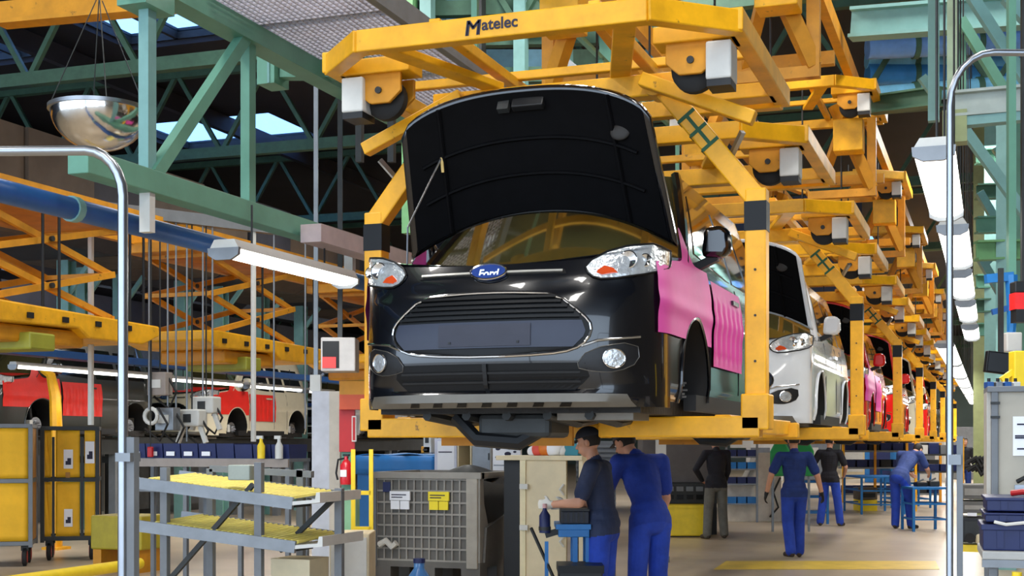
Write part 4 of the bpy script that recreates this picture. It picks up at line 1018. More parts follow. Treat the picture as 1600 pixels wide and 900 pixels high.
for px, py, d, w_, h_, m, l, c in ITEMS:
    p = atd(px, py, d); zb2 = zt2+.03
    t = T('bench_'+c, l+' standing on the blue covered bench', c, (p.x, BYY+.3, zb2))
    if c in ('canister', 'can', 'pot', 'tub'):
        MB().lathe([(0, 0), (w_*.6, 0), (w_*.6, h_*.8), (w_*.4, h_*.9), (w_*.4, h_), (0, h_)], (0, 0, 0), 14).build('body', m, t, True); MB().cyl((0, 0, h_), (0, 0, h_+.02), w_*.35, 12).build('lid', GREYM, t)
    else:
        MB().bx(-w_/2, w_/2, -.1, .1, 0, h_).build('body', m, t, bevel=.008); MB().bx(-w_*.25, w_*.2, -.106, -.1, h_*.35, h_*.65).build('dark_panel', BLKP, t)
# white / cream boxes on a second bench
B2 = 13.9
zb2 = atY(740, 738, B2).z-.02
x0 = atY(670, 730, B2).x; x1 = atY(815, 730, B2).x
t = T('work_table', 'grey work table hidden behind the container, under the white boxes', 'table', (x0, B2, 0)); W3 = x1-x0
MB().bx(0, W3, 0, .6, zb2-.04, zb2).build('table_top', GREYP, t)
for x in (.05, W3-.05):
    for y in (.05, .55): MB().bar((x, y, 0), (x, y, zb2-.04), .05, .05).build('leg', GREYP, t)
def boxat(pa, pb, pt, m, nm, l, cat, open_=False, dep=.4):
    xa_, xb_ = atY(pa, 700, B2).x, atY(pb, 700, B2).x; zt3 = atY(pa, pt, B2).z; w_ = xb_-xa_; h_ = zt3-zb2
    t = T(nm, l, cat, (xa_, B2+.05, zb2))
    if open_:
        for a in ((0, .015, 0, dep, 0, h_), (w_-.015, w_, 0, dep, 0, h_), (0, w_, 0, dep, 0, .015), (0, w_, 0, dep, h_-.015, h_), (0, w_, dep-.015, dep, 0, h_)): MB().bx(*a).build('board', m, t)
    else:
        MB().bx(0, w_, 0, dep, 0, h_).build('body', m, t, bevel=.006)
    return t, w_, h_
t, w_, h_ = boxat(676, 711, 685, mat('lilac_white', (206, 208, 222), .5), 'white_cabinet', 'small lilac white wall box with a paper sheet on its door', 'box'); MB().bx(w_*.15, w_*.9, -.008, 0, .02, h_-.03).build('door', PAPER, t); MB().bx(w_*.2, w_*.8, -.012, -.008, h_*.6, h_*.63).build('print', INK, t)
boxat(712, 734, 685, BEIGE, 'shelf_box', 'cream open shelf box between the two small cabinets', 'box', True)
t, w_, h_ = boxat(735, 765, 686, mat('putty', (184, 180, 170), .5), 'grey_cabinet', 'putty grey small cabinet right of the cream shelf box', 'box'); MB().bx(.01, w_-.01, -.008, 0, .015, h_-.015).build('door', GREYM, t); MB().bx(w_-.03, w_-.02, -.02, -.008, h_*.4, h_*.6).build('handle', DKST, t)
t, w_, h_ = boxat(767, 811, 688, PAPER, 'poster_board', 'white board printed with dark car parts, right of the small cabinets', 'board', False, .05)
for cx_, cz_, r_ in ((.2, .75, .03), (.62, .78, .035), (.55, .6, .04), (.15, .5, .018), (.8, .66, .02)):
    MB().ell((w_*cx_, -.004, h_*cz_), (r_, .004, r_*.6), 10, 6).build('print', INK, t)
MB().bx(w_*.05, w_*.8, -.005, 0, h_*.25, h_*.28).build('print', GREYM, t)
# tall beige cabinet / door frame right of the container
KY = 12.4
x0 = atY(806, 800, KY).x; x1 = atY(911, 800, KY).x; zt3 = atY(850, 712, KY).z; W4 = x1-x0
t = T('tall_cabinet', 'tall cream cabinet with an open bay, behind the first worker', 'cabinet', (x0, KY, 0))
MB().bx(-.2, W4, -.03, .5, zt3-.045, zt3).build('top_board', BEIGE, t, bevel=.005); xx = W4*(829-806)/105; xd = W4*(885-806)/105
MB().bx(W4*.11, xd, 0, .04, .0, zt3-.045).build('door', BEIGE, t); MB().bx(W4*.07, W4*.11+.03, -.02, .02, .0, zt3-.045).build('door_post', mat('cream', (226, 214, 176), .6), t)
MB().bx(W4-.04, W4, -.01, .5, 0, zt3-.045).build('side_panel', BEIGE, t); MB().bx(xd, W4-.04, .4, .45, 0, zt3-.045).build('back_panel', mat('petrol', (20, 60, 104), .5), t)
MB().bx(-.16, W4*.07, .1, .5, 0, zt3-.045).build('void_shade_block', BLKP, t)  # solid black block stands in for the shaded hollow
for z in (.75, 1.15): MB().bx(W4*.08, W4*.2, -.05, -.02, z, z+.05).build('hinge', OFFW, t)
for j in range(2): MB().tube([(xd-.02, -.02, 1.2-j*.5), (xd-.05, -.05, 1.15-j*.5), (xd-.02, -.02, 1.1-j*.5)], .012, 6).build('handle', OFFW, t, True)
# items on top of the cabinet
for k, (px, m, s_, l) in enumerate(((823, mat('coral', (220, 84, 70), .6), .07, 'coral red rag ball'), (838, mat('orange_bag', (224, 122, 40), .5), .09, 'orange plastic bag'), (851, PAPER, .1, 'crumpled white bag'), (868, OFFW, .06, 'pale rag heap'), (812, PAPER, .05, 'small white cup'))):
    p = atd(px, 700, 12.9)
    m_ = MB().ell((0, 0, s_*.8), (s_, s_, s_*1.1), 14, 10)
    m_.v = [(x*(1+.15*math.sin(19*z+7*x)), y, max(0, z*(1+.12*math.sin(23*x)))) for x, y, z in m_.v]
    o = m_.build('rag_bag', m, None, True); o.location = (p.x, KY+.15, zt3); tag(o, l+' on top of the tall cream cabinet', 'bag')
p = atd(889, 695, 13); t = T('teal_box', 'teal box standing at the right end of the cabinet top', 'box', (p.x, KY+.2, zt3)); MB().bx(-.07, .07, -.1, .1, 0, .19).build('body', mat('petrol_teal', (30, 120, 136), .5), t, bevel=.006); MB().bx(-.072, .072, -.102, .102, .15, .165).build('lid_line', TEAL, t)
# louvred grey locker behind first worker
p = atd(918, 690, 14.2); t = T('louvre_panel', 'grey louvred panel seen between the cream cabinet and the first worker', 'panel', (p.x, p.y, 0), YAW)
MB().bx(-.12, .3, .02, .06, 0, 1.62).build('back', GREYP, t)
for k in range(22): MB().bx(-.12, .3, -.01, .02, .5+.05*k, .525+.05*k).build('louvre', GREYM, t)
# blue tool trolley in front of the first worker
p = atd(868, 830, 10.9); q = 10.9/FPX
t = T('tool_trolley', 'blue tool trolley on which the first worker works', 'trolley', (p.x, p.y, 0), YAW)
zz = lambda y: CAMZ+(HY-y)*q
MB().bx(.02, 52*q, -.1, .35, zz(838), zz(826)).build('tray', BLUE, t, bevel=.006); MB().bx(.0, 54*q, -.12, .37, zz(826), zz(818)).build('rim', BLUE, t)
for x in (30*q, 50*q):
    for y in (-.05, .3): MB().bar((x, y, .06), (x, y, zz(838)), .04, .04).build('leg', BLUE, t)
for x in (30*q, 50*q):
    for y in (-.05, .3): MB().cyl((x-.02, y, .04), (x+.02, y, .04), .04, 12).build('caster', RUB, t, True)
MB().bar((-14*q, 0, .05), (-14*q, 0, zz(846)), .03, .03).build('mast', BLUE, t); MB().bar((-16*q, 0, zz(836)), (4*q, 0, zz(830)), .04, .05).build('mast_arm', DKST, t)
MB().bar((-38*q, .1, zz(826)), (-2*q, -.05, zz(905)), .02, .02).build('brace', DKST, t)
t = T('parts_crate', 'black parts crate standing on the blue tool trolley', 'crate', Vector((p.x, p.y, zz(818)))+Vector((CS*20*q, SN*20*q, 0)), YAW)
MB().bx(-12*q, 32*q, -.08, .32, 0, 20*q).build('shell', mat('dark_navy', (26, 30, 44), .5), t, bevel=.008)
for k in range(5): MB().bx(-10*q+8*q*k, -10*q+8*q*k+.012, -.09, -.08, .01, 19*q).build('rib', BLKP, t)
MB().bx(-12*q, 32*q, -.09, .33, 20*q, 23*q).build('lip', BLKP, t)
t = T('spray_flask', 'navy spray flask held on the trolley mast', 'bottle', Vector((p.x, p.y, zz(832)))+Vector((-CS*17*q, -SN*17*q, 0)), YAW)
MB().lathe([(0, 0), (.045, 0), (.045, .14), (.02, .18), (.015, .2), (0, .2)], (0, -.04, 0), 16).build('flask', NAVY, t, True); MB().lathe([(0, .2), (.018, .2), (.018, .235), (0, .235)], (0, -.04, 0), 12).build('nozzle', mat('rose', (206, 160, 160), .5), t)
MB().lathe([(.046, .02), (.05, .02), (.05, .05), (.046, .05)], (0, -.04, 0), 16).build('holder_ring', DKST, t, True)
p = atd(905, 892, 10.6); t = T('black_crate', 'black crate on the floor under the trolley at the bottom edge', 'crate', (p.x, p.y, 0), YAW)
MB().bx(-.16, .18, -.1, .3, .0, .62).build('shell', BLKP, t, bevel=.01); MB().bx(-.17, .19, -.11, .31, .58, .64).build('rim', BLKS, t)
# ================================================================== centre right: dark machine wall, yellow bin, white post
p = atd(1033, 700, 18); t = T('white_post', 'white boxed post behind the bending worker', 'post', (p.x, p.y, 0), YAW); MB().bx(-.06, .07, 0, .15, 0, 1.85).build('casing', OFFW, t, bevel=.008); MB().bx(-.1, .11, -.03, .18, 0, .08).build('base', GREYP, t)
p = atd(1048, 790, 23.2); q = 23.2/FPX
t = T('dark_machine', 'dark grey machine housing behind the worker in grey trousers', 'machine', (p.x-.5, p.y, 0), YAW)
MB().bx(0, 1.35, .1, .9, .9, 1.9).build('housing', mat('gunmetal', (92, 88, 86), .6), t, bevel=.02); MB().bx(0, 1.3, .0, .9, .55, .9).build('lower_housing', DKST, t); MB().bx(0, 1.3, .05, .9, 0, .55).build('plinth', BLKP, t)
for k in range(7): MB().bx(.08+.17*k, .2+.17*k, -.02, 0, .62, .7).build('grip_slot', BLKS, t)
for k in range(7): MB().bx(.08+.17*k, .2+.17*k, -.02, 0, .76, .84).build('grip_slot', GREYP, t)
p = atd(1046, 840, 22.7)
t = T('yellow_bin', 'bright yellow plastic bin on the floor left of the grey trousers', 'bin', (p.x-.25, p.y, 0), YAW); MB().bx(0, .88, 0, .6, .02, .52).build('tub', YELB, t, bevel=.02); MB().bx(-.015, .895, -.015, .615, .49, .54).build('rim', YELB, t); MB().bx(.1, .78, .05, .55, 0, .02).build('foot', BLKP, t)
p = atd(1180, 800, 27); q = 27/FPX
t = T('white_machine', 'white and cream workstation with blue shelves behind the walking worker', 'machine', (p.x-.6, p.y, 0), YAW)
MB().prism([(.0, 0), (1.15, 0), (1.15, 1.4), (.7, 1.4), (.45, .9), (0, .85)], .1, .7, 'xz').build('body', mat('ivory', (214, 206, 190), .5), t, bevel=.01)
for z, m in ((.35, BLUE), (.75, NAVY), (1.05, BLUE), (1.3, NAVY)):
    MB().bx(.0, .62, -.12, .1, z, z+.03).build('shelf', GREYM, t)
    for k in range(3): MB().bx(.03+.2*k, .2+.2*k, -.1, .08, z+.03, z+.16).build('tray', m, t)
for x in (0, .62): MB().bar((x, -.1, 0), (x, -.1, 1.75), .04, .04).build('upright', GREYM, t)
MB().bx(.1, .5, -.05, .05, 1.5, 1.7).build('screen', OFFW, t)
MB().tube([(.9, .0, .1), (1.05, -.1, .3), (.95, -.1, .6), (1.1, -.05, .9)], .02, 6).build('hose', BLKP, t, True)
# green seat-back panels
p = atd(1239, 725, 24); t = T('green_panel', 'green plastic panel pair standing behind the walking worker', 'panel', (p.x-.4, p.y, 0), YAW)
for s_ in (0, .43): MB().prism([(s_, 1.0), (s_+.36, 1.0), (s_+.36, 1.45), (s_+.28, 1.6), (s_+.08, 1.6), (s_, 1.45)], 0, .06, 'xz').build('panel', GREEN, t, bevel=.03)
for s_ in (.05, .7): MB().bar((s_, .05, 0), (s_, .05, 1.1), .04, .04).build('leg', GREYM, t)
# ================================================================== PEOPLE
def cap_sdf(P, a, b_, ra, rb):
    a = np.array(a); b_ = np.array(b_); d = b_-a; L2 = max(1e-9, d.dot(d)); tt = np.clip((P-a) @ d/L2, 0, 1)
    return np.linalg.norm(P-(a+tt[:, None]*d), axis=1)-(ra+(rb-ra)*tt)
def ell_sdf(P, c, r, R):
    q = (P-np.array(c)) @ np.array(R); r = np.array(r); k = np.linalg.norm(q/r, axis=1)
    return (k-1)*r.min()
def person(label, loc, rz, J, shirt, pants, long_sleeve=False, hat=None, gloves=(None, None), scale=1., hem=True, face=True, group=None, shoe=SHOE):
    j = {k: Vector(v) for k, v in dict(
        pel=(0, 0, .95), neck=(0, .0, 1.47), head=(0, .03, 1.63), look=(0, 1, 0),
        ls=(-.19, 0, 1.42), rs=(.19, 0, 1.42), le=(-.25, -.03, 1.14), re=(.25, -.03, 1.14), lw=(-.26, .08, .90), rw=(.26, .08, .90),
        lh=(-.095, 0, .92), rh=(.095, 0, .92), lk=(-.10, .02, .50), rk=(.10, .02, .50), la=(-.11, -.02, .09), ra=(.11, -.02, .09)).items()}
    j.update({k: Vector(v) for k, v in J.items() if k not in ('lf', 'rf')})
    t = T('person', label, 'person', loc, rz, group); t.scale = (scale,)*3
    prim = []      # (kind, args, material index)   0 shirt 1 pants 2 skin 3 shoe 4 lglove 5 rglove
    I3 = Matrix.Identity(3)
    def frame(ax, side=(1, 0, 0)):
        z = Vector(ax).normalized(); y = z.cross(Vector(side)).normalized(); x = y.cross(z)
        return Matrix((x, y, z)).transposed()
    def E(c, r, m, R=I3): prim.append(('e', (Vector(c), r, R), m))
    def Cp(a, b_, ra, rb, m, arm=False): prim.append(('c', (Vector(a), Vector(b_), ra, rb), m if not arm else 9))
    sh = (j['rs']-j['ls']).normalized(); spine = j['neck']-j['pel']; R = frame(spine, sh); up = spine.normalized()
    W = lambda f: j['pel']+spine*f
    E(j['pel']-up*.03, (.165, .125, .14), 1, R)
    E(W(.08), (.168, .13, .13) if hem else (.150, .112, .12), 0 if hem else 1, R)
    for f_ in [k/11 for k in range(12)]:
        g_ = f_*.80; q_ = f_
        E(W(g_), (.160-.020*math.sin(PI*min(1, q_*1.7))+.018*max(0, q_-.45)*2, .122-.010*math.sin(PI*min(1, q_*1.6)), .11), 0, R)
    E(W(.84), (.165, .105, .10), 0, R)
    Cp(j['ls'], j['rs'], .068, .068, 0); Cp(W(.88), j['neck']+up*.01, .085, .062, 0)
    if hem: E(W(-.02), (.176, .138, .11), 0, R)
    Cp(j['neck']-up*.03, j['head']-(j['head']-j['neck']).normalized()*.02, .056, .052, 2)
    lk = j['look'].normalized(); hs = lk.cross(Vector((0, 0, 1))).normalized(); hu = hs.cross(lk)
    HR = Matrix((hs, lk, hu)).transposed(); H = j['head']
    hp = lambda x, y, z: H+hs*x+lk*y+hu*z
    E(hp(0, -.005, .025), (.076, .096, .098), 2, HR); E(hp(0, .025, -.045), (.056, .068, .07), 2, HR); Cp(hp(0, .085, .01), hp(0, .108, -.022), .009, .014, 2)
    for s in (-1, 1): E(hp(s*.077, -.01, -.005), (.012, .022, .033), 2, HR)
    E(hp(0, .088, -.06), (.024, .012, .012), 2, HR)
    for s, S_, E_, W_, f in ((-1, 'ls', 'le', 'lw', 'lf'), (1, 'rs', 're', 'rw', 'rf')):
        sp, ep, wp = j[S_], j[E_], j[W_]
        if long_sleeve: Cp(sp, ep, .066, .052, 0, True); Cp(ep, wp, .052, .040, 0, True)
        else:
            mid = sp.lerp(ep, .72); Cp(sp, mid, .072, .068, 0, True); Cp(mid, ep, .046, .042, 2); Cp(ep, wp, .043, .030, 2)
        gi = {-1: 4, 1: 5}[s] if gloves[0 if s < 0 else 1] else 2
        d = (wp-ep).normalized()
        hd = J.get(f); d2 = Vector(hd).normalized() if hd else d
        sd = d2.cross(Vector((0, 1, 0)) if abs(d2.y) < .8 else Vector((0, 0, 1))).normalized()   # palm normal (sideways)
        fw = sd.cross(d2).normalized()                                                           # spread of knuckles
        g = 1.12 if gi != 2 else 1.
        pc = wp+d2*.045; E(pc, (.018*g, .041*g, .052*g), gi, Matrix((sd, fw, d2)).transposed()); Cp(wp-d*.01, wp+d2*.02, .028*g, .026*g, gi)
        inw = sd*(-s)
        for q, ln in ((-.030, .062), (-.010, .072), (.010, .070), (.029, .055)):
            b0 = pc+d2*.040+fw*q; b1 = b0+(d2*.85+inw*.35).normalized()*ln*.5; b2 = b1+(d2*.45+inw*.9).normalized()*ln*.5
            Cp(b0, b1, .0100*g, .0092*g, gi); Cp(b1, b2, .0092*g, .0080*g, gi)
        sgn = 1 if fw.y+fw.z*.2 >= 0 else -1
        b0 = pc+fw*.03*sgn-d2*.02; b1 = b0+(fw*sgn*.8+d2*.7+inw*.4).normalized()*.035; b2 = b1+(d2*.8+fw*sgn*.3+inw*.5).normalized()*.03
        Cp(b0, b1, .0125*g, .011*g, gi); Cp(b1, b2, .011*g, .009*g, gi)
    for s, h_, k_, a_ in ((-1, 'lh', 'lk', 'la'), (1, 'rh', 'rk', 'ra')):
        Cp(j[h_], j[k_], .098, .082, 1); Cp(j[k_], j[a_], .082, .074, 1); E(j[h_].lerp(j[k_], .10)+Vector((0, -.018, 0)), (.092, .092, .12), 1)
        fd = Vector((s*.25, 1, 0)).normalized(); lift = J.get('toe'+('l' if s < 0 else 'r'), 0.)
        fr = frame(Vector((0, 0, 1)), Vector((fd.y, -fd.x, 0))); ft = j[a_]+fd*.055+Vector((0, 0, -.045))
        Cp(j[a_]+Vector((0, 0, -.03)), j[a_]+fd*.15+Vector((0, 0, -.052)), .045, .036, 3); Cp(j[a_]-fd*.04+Vector((0, 0, -.048)), j[a_]+fd*.1+Vector((0, 0, -.055)), .036, .034, 3)
    m = MB()
    for kd, a, _ in prim:
        if kd == 'e': m.ell(a[0], a[1], 18, 12, a[2])
        else: 
            n = 6; pts = []; rs_ = []
            ax = (a[1]-a[0]); L_ = ax.length; ax = ax/max(L_, 1e-6)
            for k in range(n+1): th = PI/2*(1-k/n); pts.append(a[0]-ax*a[2]*math.sin(th)); rs_.append(max(1e-4, a[2]*math.cos(th)))
            for k in range(n+1): th = PI/2*k/n; pts.append(a[1]+ax*a[3]*math.sin(th)); rs_.append(max(1e-4, a[3]*math.cos(th)))
            m.tube(pts, rs_, 14, True)
    me = bpy.data.meshes.new('tmp'); me.from_pydata(m.v, [], m.f)
    bm = bmesh.new(); bm.from_mesh(me); bmesh.ops.recalc_face_normals(bm, faces=bm.faces); bm.to_mesh(me); bm.free()
    o = bpy.data.objects.new('tmp', me); COL.objects.link(o)
    r_ = o.modifiers.new('r', 'REMESH'); r_.mode = 'VOXEL'; r_.voxel_size = .0085
    s_ = o.modifiers.new('s', 'SMOOTH'); s_.factor = .5; s_.iterations = 3
    dg = bpy.context.evaluated_depsgraph_get(); me2 = bpy.data.meshes.new_from_object(o.evaluated_get(dg)); bpy.data.objects.remove(o)
    nf = len(me2.polygons); P = np.empty(nf*3); me2.polygons.foreach_get('center', P); P = P.reshape(-1, 3)
    best = np.full(nf, 1e9); mi = np.zeros(nf, int)
    for kd, a, mm in prim:
        d_ = cap_sdf(P, *a) if kd == 'c' else ell_sdf(P, *a)
        if mm == 2: d_ = d_+.002
        up_ = d_ < best; best[up_] = d_[up_]; mi[up_] = mm
    hgt = (P-np.array(j['pel'])) @ np.array(up); tor = mi < 2; lim = -.10 if hem else .06
    mi[tor] = np.where(hgt[tor] > lim, 0, 1); mi[mi == 9] = 0
    for mm in (shirt, pants, SKIN, shoe, gloves[0] or SKIN, gloves[1] or SKIN): me2.materials.append(mm)
    me2.polygons.foreach_set('material_index', mi.astype(np.int32)); me2.polygons.foreach_set('use_smooth', np.ones(nf, bool)); me2.update()
    me2.name = 'body'; bo = bpy.data.objects.new('body', me2); COL.objects.link(bo); bo.parent = t
    # hair: shell over the back and top of the skull
    hr = MB()
    def hshell(u, v):
        a = 2*PI*u; th = PI*(.02+.68*v)
        x, y, z = math.sin(th)*math.cos(a), math.sin(th)*math.sin(a), math.cos(th)
        cut = 1. if y < .25 else 1.
        zz = z if y < .1 else max(z, .12+.25*y)
        return hp(x*.081, -.007+y*.101, .027+zz*.105)
    hr.grid(hshell, 24, 12).build('hair', HAIR, t, True)
    if hat:
        c = MB()
        def dome(u, v):
            a = 2*PI*u; th = PI/2*v*.98+.01; return hp(.088*math.sin(th)*math.cos(a), -.006+.108*math.sin(th)*math.sin(a), .045+.092*math.cos(th))
        ho = c.grid(dome, 24, 8).build('cap', hat, t, True, solid=.004)
        MB().grid(lambda u, v: hp((2*u-1)*.072*(1-.25*v*v), .085*math.sqrt(max(0, 1-(.8*(2*u-1))**2))+.015+.065*v*math.sqrt(max(0, 1-(.75*(2*u-1))**2)), .046-.014*v-.012*(2*u-1)**2), 12, 5).build('cap_peak', hat, ho, True, solid=.005)
    if face:
        for s in (-1, 1):
            ey = MB().ell(hp(s*.03, .082, .012), (.012, .008, .008), 10, 6, HR).build('eye', PAPER, t, True); MB().ell(hp(s*.03, .089, .012), (.005, .003, .005), 8, 5, HR).build('iris', BLKP, ey, True)
            MB().bar(hp(s*.016, .09, .032), hp(s*.046, .078, .032), .006, .007).build('eyebrow', HAIR, t)
        MB().ell(hp(0, .098, -.062), (.022, .005, .006), 10, 6, HR).build('lips', mat('lips', (168, 96, 84), .5), t, True)
    # collar and belt as clothing details
    nk = j['neck']; MB().tube([nk-up*.012+(R @ Vector((.066*math.cos(a), .066*math.sin(a)-.003, .014*math.sin(-a)))) for a in [2*PI*k/18 for k in range(19)]], .013, 6).build('collar', shirt, t, True)
    return t
def stand(px, py, d=None):
    if d: p = atd(px, HY, d)
    else: p = atZ(px, py, 0)
    return (p.x, p.y, 0)
D2R = math.radians
person('worker in navy polo and cap with white glove, at the blue trolley', stand(943, 0, 10.95), D2R(88), dict(
    neck=(.0, .07, 1.44), head=(.0, .13, 1.60), look=(0, 1, -.22), ls=(-.19, .04, 1.40), rs=(.19, .06, 1.39),
    le=(-.27, .12, 1.12), lw=(-.20, .38, 1.10), lf=(.1, 1, .0), re=(.26, .14, 1.10), rw=(.14, .37, 1.09), rf=(-.1, 1, -.1)), NAVYS, BLUET, False, CAPM, (GLOVE, GLOVE), 1.0)
person('worker in bright blue overalls and grey cap, bending beside the navy polo', stand(1010, 0, 11.4), D2R(46), dict(
    pel=(0, -.06, .97), neck=(0, .16, 1.45), head=(-.03, .29, 1.56), look=(-.35, 1, -.45), ls=(-.21, .10, 1.41), rs=(.21, .10, 1.41), le=(-.26, .26, 1.12), lw=(-.2, .42, .98),
    re=(.27, .12, 1.10), rw=(.25, .22, .86), lh=(-.095, -.06, .93), rh=(.095, -.06, .93), lk=(-.1, -.02, .5), rk=(.1, -.02, .5)), BLUES, BLUET, False, CAPG, (None, None), 1.02)
person('worker in black long-sleeved top and grey trousers, by the yellow bin', stand(1119, 842), D2R(32), dict(
    le=(-.36, .0, 1.16), lw=(-.20, .14, .98), lf=(.5, .5, -.5), re=(.24, .08, 1.13), rw=(.22, .2, .92), la=(-.17, -.03, .09), ra=(.15, .02, .09), lk=(-.13, .02, .5), rk=(.12, .03, .5), head=(0, .06, 1.62), look=(.1, 1, -.3)), BLKSH, GRYT, True, None, (None, None), 1.0, True)
person('worker in dark blue uniform walking away above the yellow stripe', stand(1241, 872), YAW+.05, dict(
    ls=(-.20, 0, 1.41), rs=(.20, 0, 1.41), le=(-.33, -.02, 1.15), re=(.32, -.02, 1.14), lw=(-.38, .04, .90), rw=(.40, .05, .90), lk=(-.09, .0, .50), la=(-.085, -.14, .11), rk=(.09, .09, .51), ra=(.10, .12, .09)), DKBS, BLUET, False, None, (BLKP, BLKP), 1.0)
person('worker in black t-shirt and blue trousers, back turned, under the white car', stand(1296, 822), D2R(-5), dict(
    le=(-.34, .04, 1.16), lw=(-.30, .22, .96), re=(.30, .06, 1.15), rw=(.24, .26, 1.0), la=(-.17, -.03, .09), ra=(.20, .02, .09), lk=(-.13, .02, .5), rk=(.15, .03, .5), look=(.2, 1, -.2)), BLKSH, BLUET, False, None, (None, None), .99)
person('worker in blue stooping over the small blue table, right of the aisle', stand(1412, 826), D2R(-25), dict(
    pel=(0, -.16, .97), neck=(.02, .30, 1.36), head=(.03, .46, 1.42), look=(.1, 1, -.7), ls=(-.19, .22, 1.34), rs=(.2, .22, 1.34), le=(-.25, .32, 1.08), lw=(-.16, .52, .98), re=(.27, .36, 1.08), rw=(.2, .56, .99),
    lh=(-.095, -.15, .93), rh=(.095, -.15, .93), lk=(-.12, -.06, .5), rk=(.13, -.05, .5), la=(-.14, -.05, .09), ra=(.16, -.03, .09)), mat('steel_blue_shirt', (52, 70, 124), .8, var=.2, bump=.5, bscale=14), BLUET, False, None, (None, None), 1.03)
person('far worker in dark jacket facing the camera, behind the right guard post', stand(1507, 0, 38), PI+YAW, dict(), BLKSH, DKBS, True, None, (None, None), 1.0)
# ================================================================== RIGHT SIDE
# blue tables under the carriers
def blue_table(px, py, d, w_, dep, h_, lab, top=BLUE):
    p = atd(px, py, d); t = T('blue_table', lab, 'table', (p.x, p.y, 0), YAW, 'blue steel tables by the aisle')
    MB().bx(0, w_, 0, dep, h_-.04, h_).build('table_top', top, t)
    for x in (.025, w_-.025):
        for y in (.025, dep-.025): MB().bar((x, y, 0), (x, y, h_-.04), .045, .045).build('leg', BLUE, t)
    for z in (.22, h_*.62):
        for y in (.025, dep-.025): MB().bar((.02, y, z), (w_-.02, y, z), .03, .03).build('rail', BLUE, t)
        for x in (.025, w_-.025): MB().bar((x, .02, z), (x, dep-.02, z), .03, .03).build('rail', BLUE, t)
    return t
BT = blue_table(1426, 825, 24.2, .66, .75, .80, 'small open blue steel table in front of the stooping worker')
blue_table(1345, 790, 30, 1.0, 1.6, .85, 'long blue steel table behind the yellow crate')
blue_table(1252, 820, 26.5, .55, .7, .85, 'blue steel table partly hidden by the walking worker')
blue_table(1392, 785, 33, 1.0, 1.0, .95, 'further blue steel table beyond the stooping worker')
p = atd(1437, 760, 24.4); 
for k, (dx, w_, h_, m, l) in enumerate(((.0, .2, .08, BLKP, 'black tool case on the small blue table'), (.23, .18, .1, DKST, 'dark steel fixture on the small blue table'), (.5, .06, .24, OFFW, 'white bottle standing on the small blue table'))):
    t = T('table_item', l, 'bottle' if k == 2 else 'tool', (p.x+CS*dx, p.y+SN*dx+.3, .80), YAW)
    if k == 2: MB().lathe([(0, 0), (.045, 0), (.045, .15), (.018, .19), (.018, .24), (0, .24)], (0, 0, 0), 14).build('bottle', m, t, True); MB().cyl((0, 0, .24), (0, 0, .27), .016, 10).build('nozzle', m, t)
    else: MB().bx(-w_/2, w_/2, -.12, .12, 0, h_).build('body', m, t, bevel=.015); MB().bar((-w_*.3, 0, h_), (w_*.3, .02, h_+.05), .03, .03).build('handle', GREYM, t)
# yellow/black crate on the floor
p = atd(1345, 798, 31.5)
t = T('floor_crate', 'small crate with yellow base and dark top on the aisle floor', 'crate', (p.x-.05, p.y, 0), YAW)
MB().bx(0, .44, 0, .5, 0, .26).build('base', YELB, t, bevel=.01); MB().bx(0, .44, 0, .5, .27, .55).build('top_tray', mat('taupe', (96, 84, 70), .6), t, bevel=.01); MB().bx(.05, .39, -.012, 0, .32, .42).build('grip', BLKP, t)
# navy parts shelf under the far carriers
p = atd(1318, 745, 36)
t = T('parts_rack', 'long rack of navy parts trays under the red cars', 'rack', (p.x, p.y, 0), YAW)
for z in (.2, .9, 1.35): MB().bx(0, 2.6, 0, .6, z, z+.05).build('shelf', GREYM, t)
for x in (0, .85, 1.7, 2.6): MB().bar((x, .02, 0), (x, .02, 1.6), .06, .06).build('upright', YELD if x else YEL, t)
for k in range(8):
    for z in (.25, .95, 1.4): MB().bx(.06+.32*k, .33+.32*k, .05, .55, z, z+.2).build('tray', NAVY if (k+int(z*10)) % 4 else BLKP, t, bevel=.01)
p = atd(1425, 700, 30); t = T('shelf_unit', 'dark shelf unit of parts beside the stooping worker, under the carriers', 'shelf', (p.x, p.y+1.5, 0), YAW)
for z in (.9, 1.3): MB().bx(0, 1.1, 0, .5, z, z+.04).build('shelf', DKST, t)
for x in (0, 1.1): MB().bar((x, 0, 0), (x, 0, 1.7), .05, .05).build('upright', YEL, t)
for k in range(4): MB().bx(.08+.26*k, .3+.26*k, .05, .4, .94, 1.1).build('tray', NAVY, t); MB().bx(.08+.26*k, .3+.26*k, .05, .4, 1.34, 1.55).build('tray', [OFFW, NAVY, GREYP, NAVY][k], t)
# dark bin tower
q = 13.5/FPX; zz = lambda y: CAMZ+(HY-y)*q
p = atd(1503, 800, 13.5)
t = T('bin_tower', 'stack frame of dark grey bins right of the steel guard post', 'rack', (p.x, p.y, 0), .05)
MB().bx(0, 41*q, -.02, .5, zz(862), zz(851)).build('base_plate', YELB, t)
for k, (ya, yb_) in enumerate(((847, 808), (802, 783), (780, 757))): 
    b_ = MB().bx(0, 40*q, 0, .45, zz(ya), zz(yb_)).build('dark_bin', [BLKP, GREYCD, GREYCD][k], t, bevel=.012); MB().bx(4*q, 34*q, -.012, 0, zz(ya)+.04, zz(yb_)-.04).build('bin_front', GREYC if k else DKST, b_)
MB().bx(8*q, 22*q, -.02, .05, zz(806), zz(801)).build('paper_tag', PAPER, t)
MB().bx(20*q, 41*q, -.03, .1, zz(850), zz(833)).build('cream_roll', mat('cream_roll', (220, 206, 170), .6), t, bevel=.03); MB().lathe([(0, -.02), (.05, -.02), (.05, .02), (0, .02)], (12*q, -.05, zz(840)), 14, 'y').build('reel', RUB, t, True)
